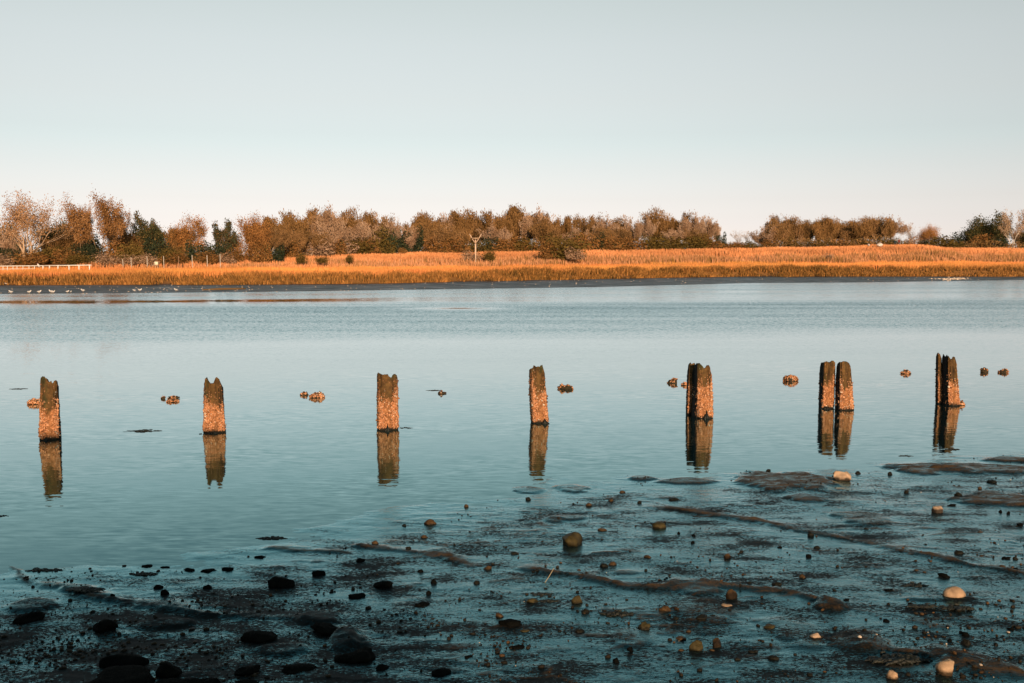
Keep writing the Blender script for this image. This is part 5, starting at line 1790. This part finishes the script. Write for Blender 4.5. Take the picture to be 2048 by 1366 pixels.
# ------------------------------------------------------------------ people far off
def person(px, ytop, d, gz, top_c, leg_c, hair_c, label, bend=0.0, rz=0.0, size=1.68):
    J, E, R = [], [], []

    def v(p, r, prev=None):
        J.append(p)
        R.append(r)
        if prev is not None:
            E.append((prev, len(J) - 1))
        return len(J) - 1

    k = size / 1.70
    bz = bend

    def up(z, x=0.0, y=0.0):              # bend the trunk forward above the hips
        if z > .92:
            h = z - .92
            return (x, y - h * math.sin(bz), .92 + h * math.cos(bz))
        return (x, y, z)

    pel = v(up(.93), .135)
    wst = v(up(1.08), .125, pel)
    ch = v(up(1.28), .15, wst)
    nk0 = v(up(1.42), .085, ch)
    nk = v(up(1.49), .055, nk0)
    hd = v(up(1.57, 0, -.015), .088, nk)
    v(up(1.67, 0, -.01), .072, hd)
    for s in (-1, 1):
        sh_ = v(up(1.38, s * .17), .075, ch)
        el = v(up(1.12, s * .23, -.03), .050, sh_)
        wr = v(up(.90, s * .22, -.14), .034, el)
        pm = v(up(.83, s * .22, -.16), .036, wr)
        for q, (fx, L) in enumerate(((-.028, .075), (-.01, .085), (.01, .08), (.026, .065))):
            v(up(.83 - L, s * .22 + fx, -.175), .009, pm)
        v(up(.80, s * .19, -.20), .010, pm)
        hp = v((s * .09, 0, .86), .105, pel)
        kn = v((s * .10, -.02, .48), .068, hp)
        an = v((s * .105, .02, .09), .045, kn)
        v((s * .11, -.15, .035), .038, an)
    me = bpy.data.meshes.new('body_cage')
    me.from_pydata([Vector(p) * k for p in J], E, [])
    o = bpy.data.objects.new('body_cage', me)
    COL.objects.link(o)
    o.modifiers.new('skin', 'SKIN')
    for i, sv in enumerate(me.skin_vertices[0].data):
        sv.radius = (R[i] * k, R[i] * k)
        sv.use_root = i == 0
    o.modifiers.new('sub', 'SUBSURF').levels = 1
    dg = bpy.context.evaluated_depsgraph_get()
    ev = o.evaluated_get(dg).to_mesh()
    V = np.array([p.co[:] for p in ev.vertices])
    F4 = np.array([list(p.vertices) for p in ev.polygons if len(p.vertices) == 4])
    F3 = np.array([list(p.vertices) for p in ev.polygons if len(p.vertices) == 3]).reshape(-1, 3)
    o.evaluated_get(dg).to_mesh_clear()
    bpy.data.objects.remove(o)
    bpy.data.meshes.remove(me)
    hip = .92 * k
    rel = np.where(V[:, 2] > hip, hip + ((V[:, 2] - hip) * math.cos(bz) - V[:, 1] * math.sin(bz)), V[:, 2])
    C = np.tile(np.array(leg_c, float), (len(V), 1))
    C[V[:, 2] > .90 * k] = top_c
    C[rel > 1.44 * k] = (.55, .33, .22)
    C[(np.abs(V[:, 0]) > .17 * k) & (V[:, 2] < .86 * k) & (V[:, 2] > .70 * k)] = (.55, .33, .22)
    root = obj('person', np_mesh('person', V, [F3, F4], C, True), M_CLOTH)
    x = col_x(px, d)
    root.location = (x, d, gz)
    root.rotation_euler = (0, 0, rz)
    Vh, Fh = ICO[2]
    hc = np.array(up(1.60, 0, .02)) * k
    Hh = Vh * np.array([.098, .105, .115]) * k
    Hh = Hh[:, :] + hc
    Hh[:, 1] = np.maximum(Hh[:, 1], hc[1] - .075 * k)
    obj('hair', np_mesh('hair', Hh, [Fh], hair_c, True), M_CLOTH, root)
    return tag(root, label, 'person', 'people on the far shore')


_d = 149.0
_z = at_y(82, 526, _d).z
person(82, 526, _d, _z - 1.48, (.82, .76, .70), (.10, .06, .06), (.10, .03, .02), 'person in a white top stooping behind the white railing', bend=.55, rz=-1.2)
for px, c, lab in ((1786.5, (.03, .05, .05), 'left of two distant people on the field crest, dark coat'), (1794, (.20, .035, .02), 'right of two distant people on the field crest, dark red coat')):
    _d = 232.5
    _z = at_y(px, 477.5 if px > 1790 else 479, _d).z
    person(px, 480, _d, _z - 1.72, c, (.04, .04, .05), (.03, .02, .02), lab, rz=.4 if px > 1790 else -.3, size=1.72)

# pale rocks on the crest
for px, py, w, h, lab in ((1760, 489.5, 13, 4.5, 'long pale rock lying in the grass of the crest, left of the people'), (1737.5, 490, 4, 3.5, 'small pale rock left of the long one on the crest')):
    d = 229.0
    q = at_y(px, py, d)
    V, F = rock_shape(np.random.default_rng(px if isinstance(px, int) else 9), 2, 6, .15, (.5, .85))
    sc = d / F_PX
    V = V * np.array([w * sc / 2, .4, h * sc * .8]) + np.array([0, 0, 0])
    o = obj('crest_rock', np_mesh('crest_rock', V, [F], (.75, .6, .5), True), M_STONE, loc=(q.x, d, q.z))
    tag(o, lab, 'rock')

settle_labels()
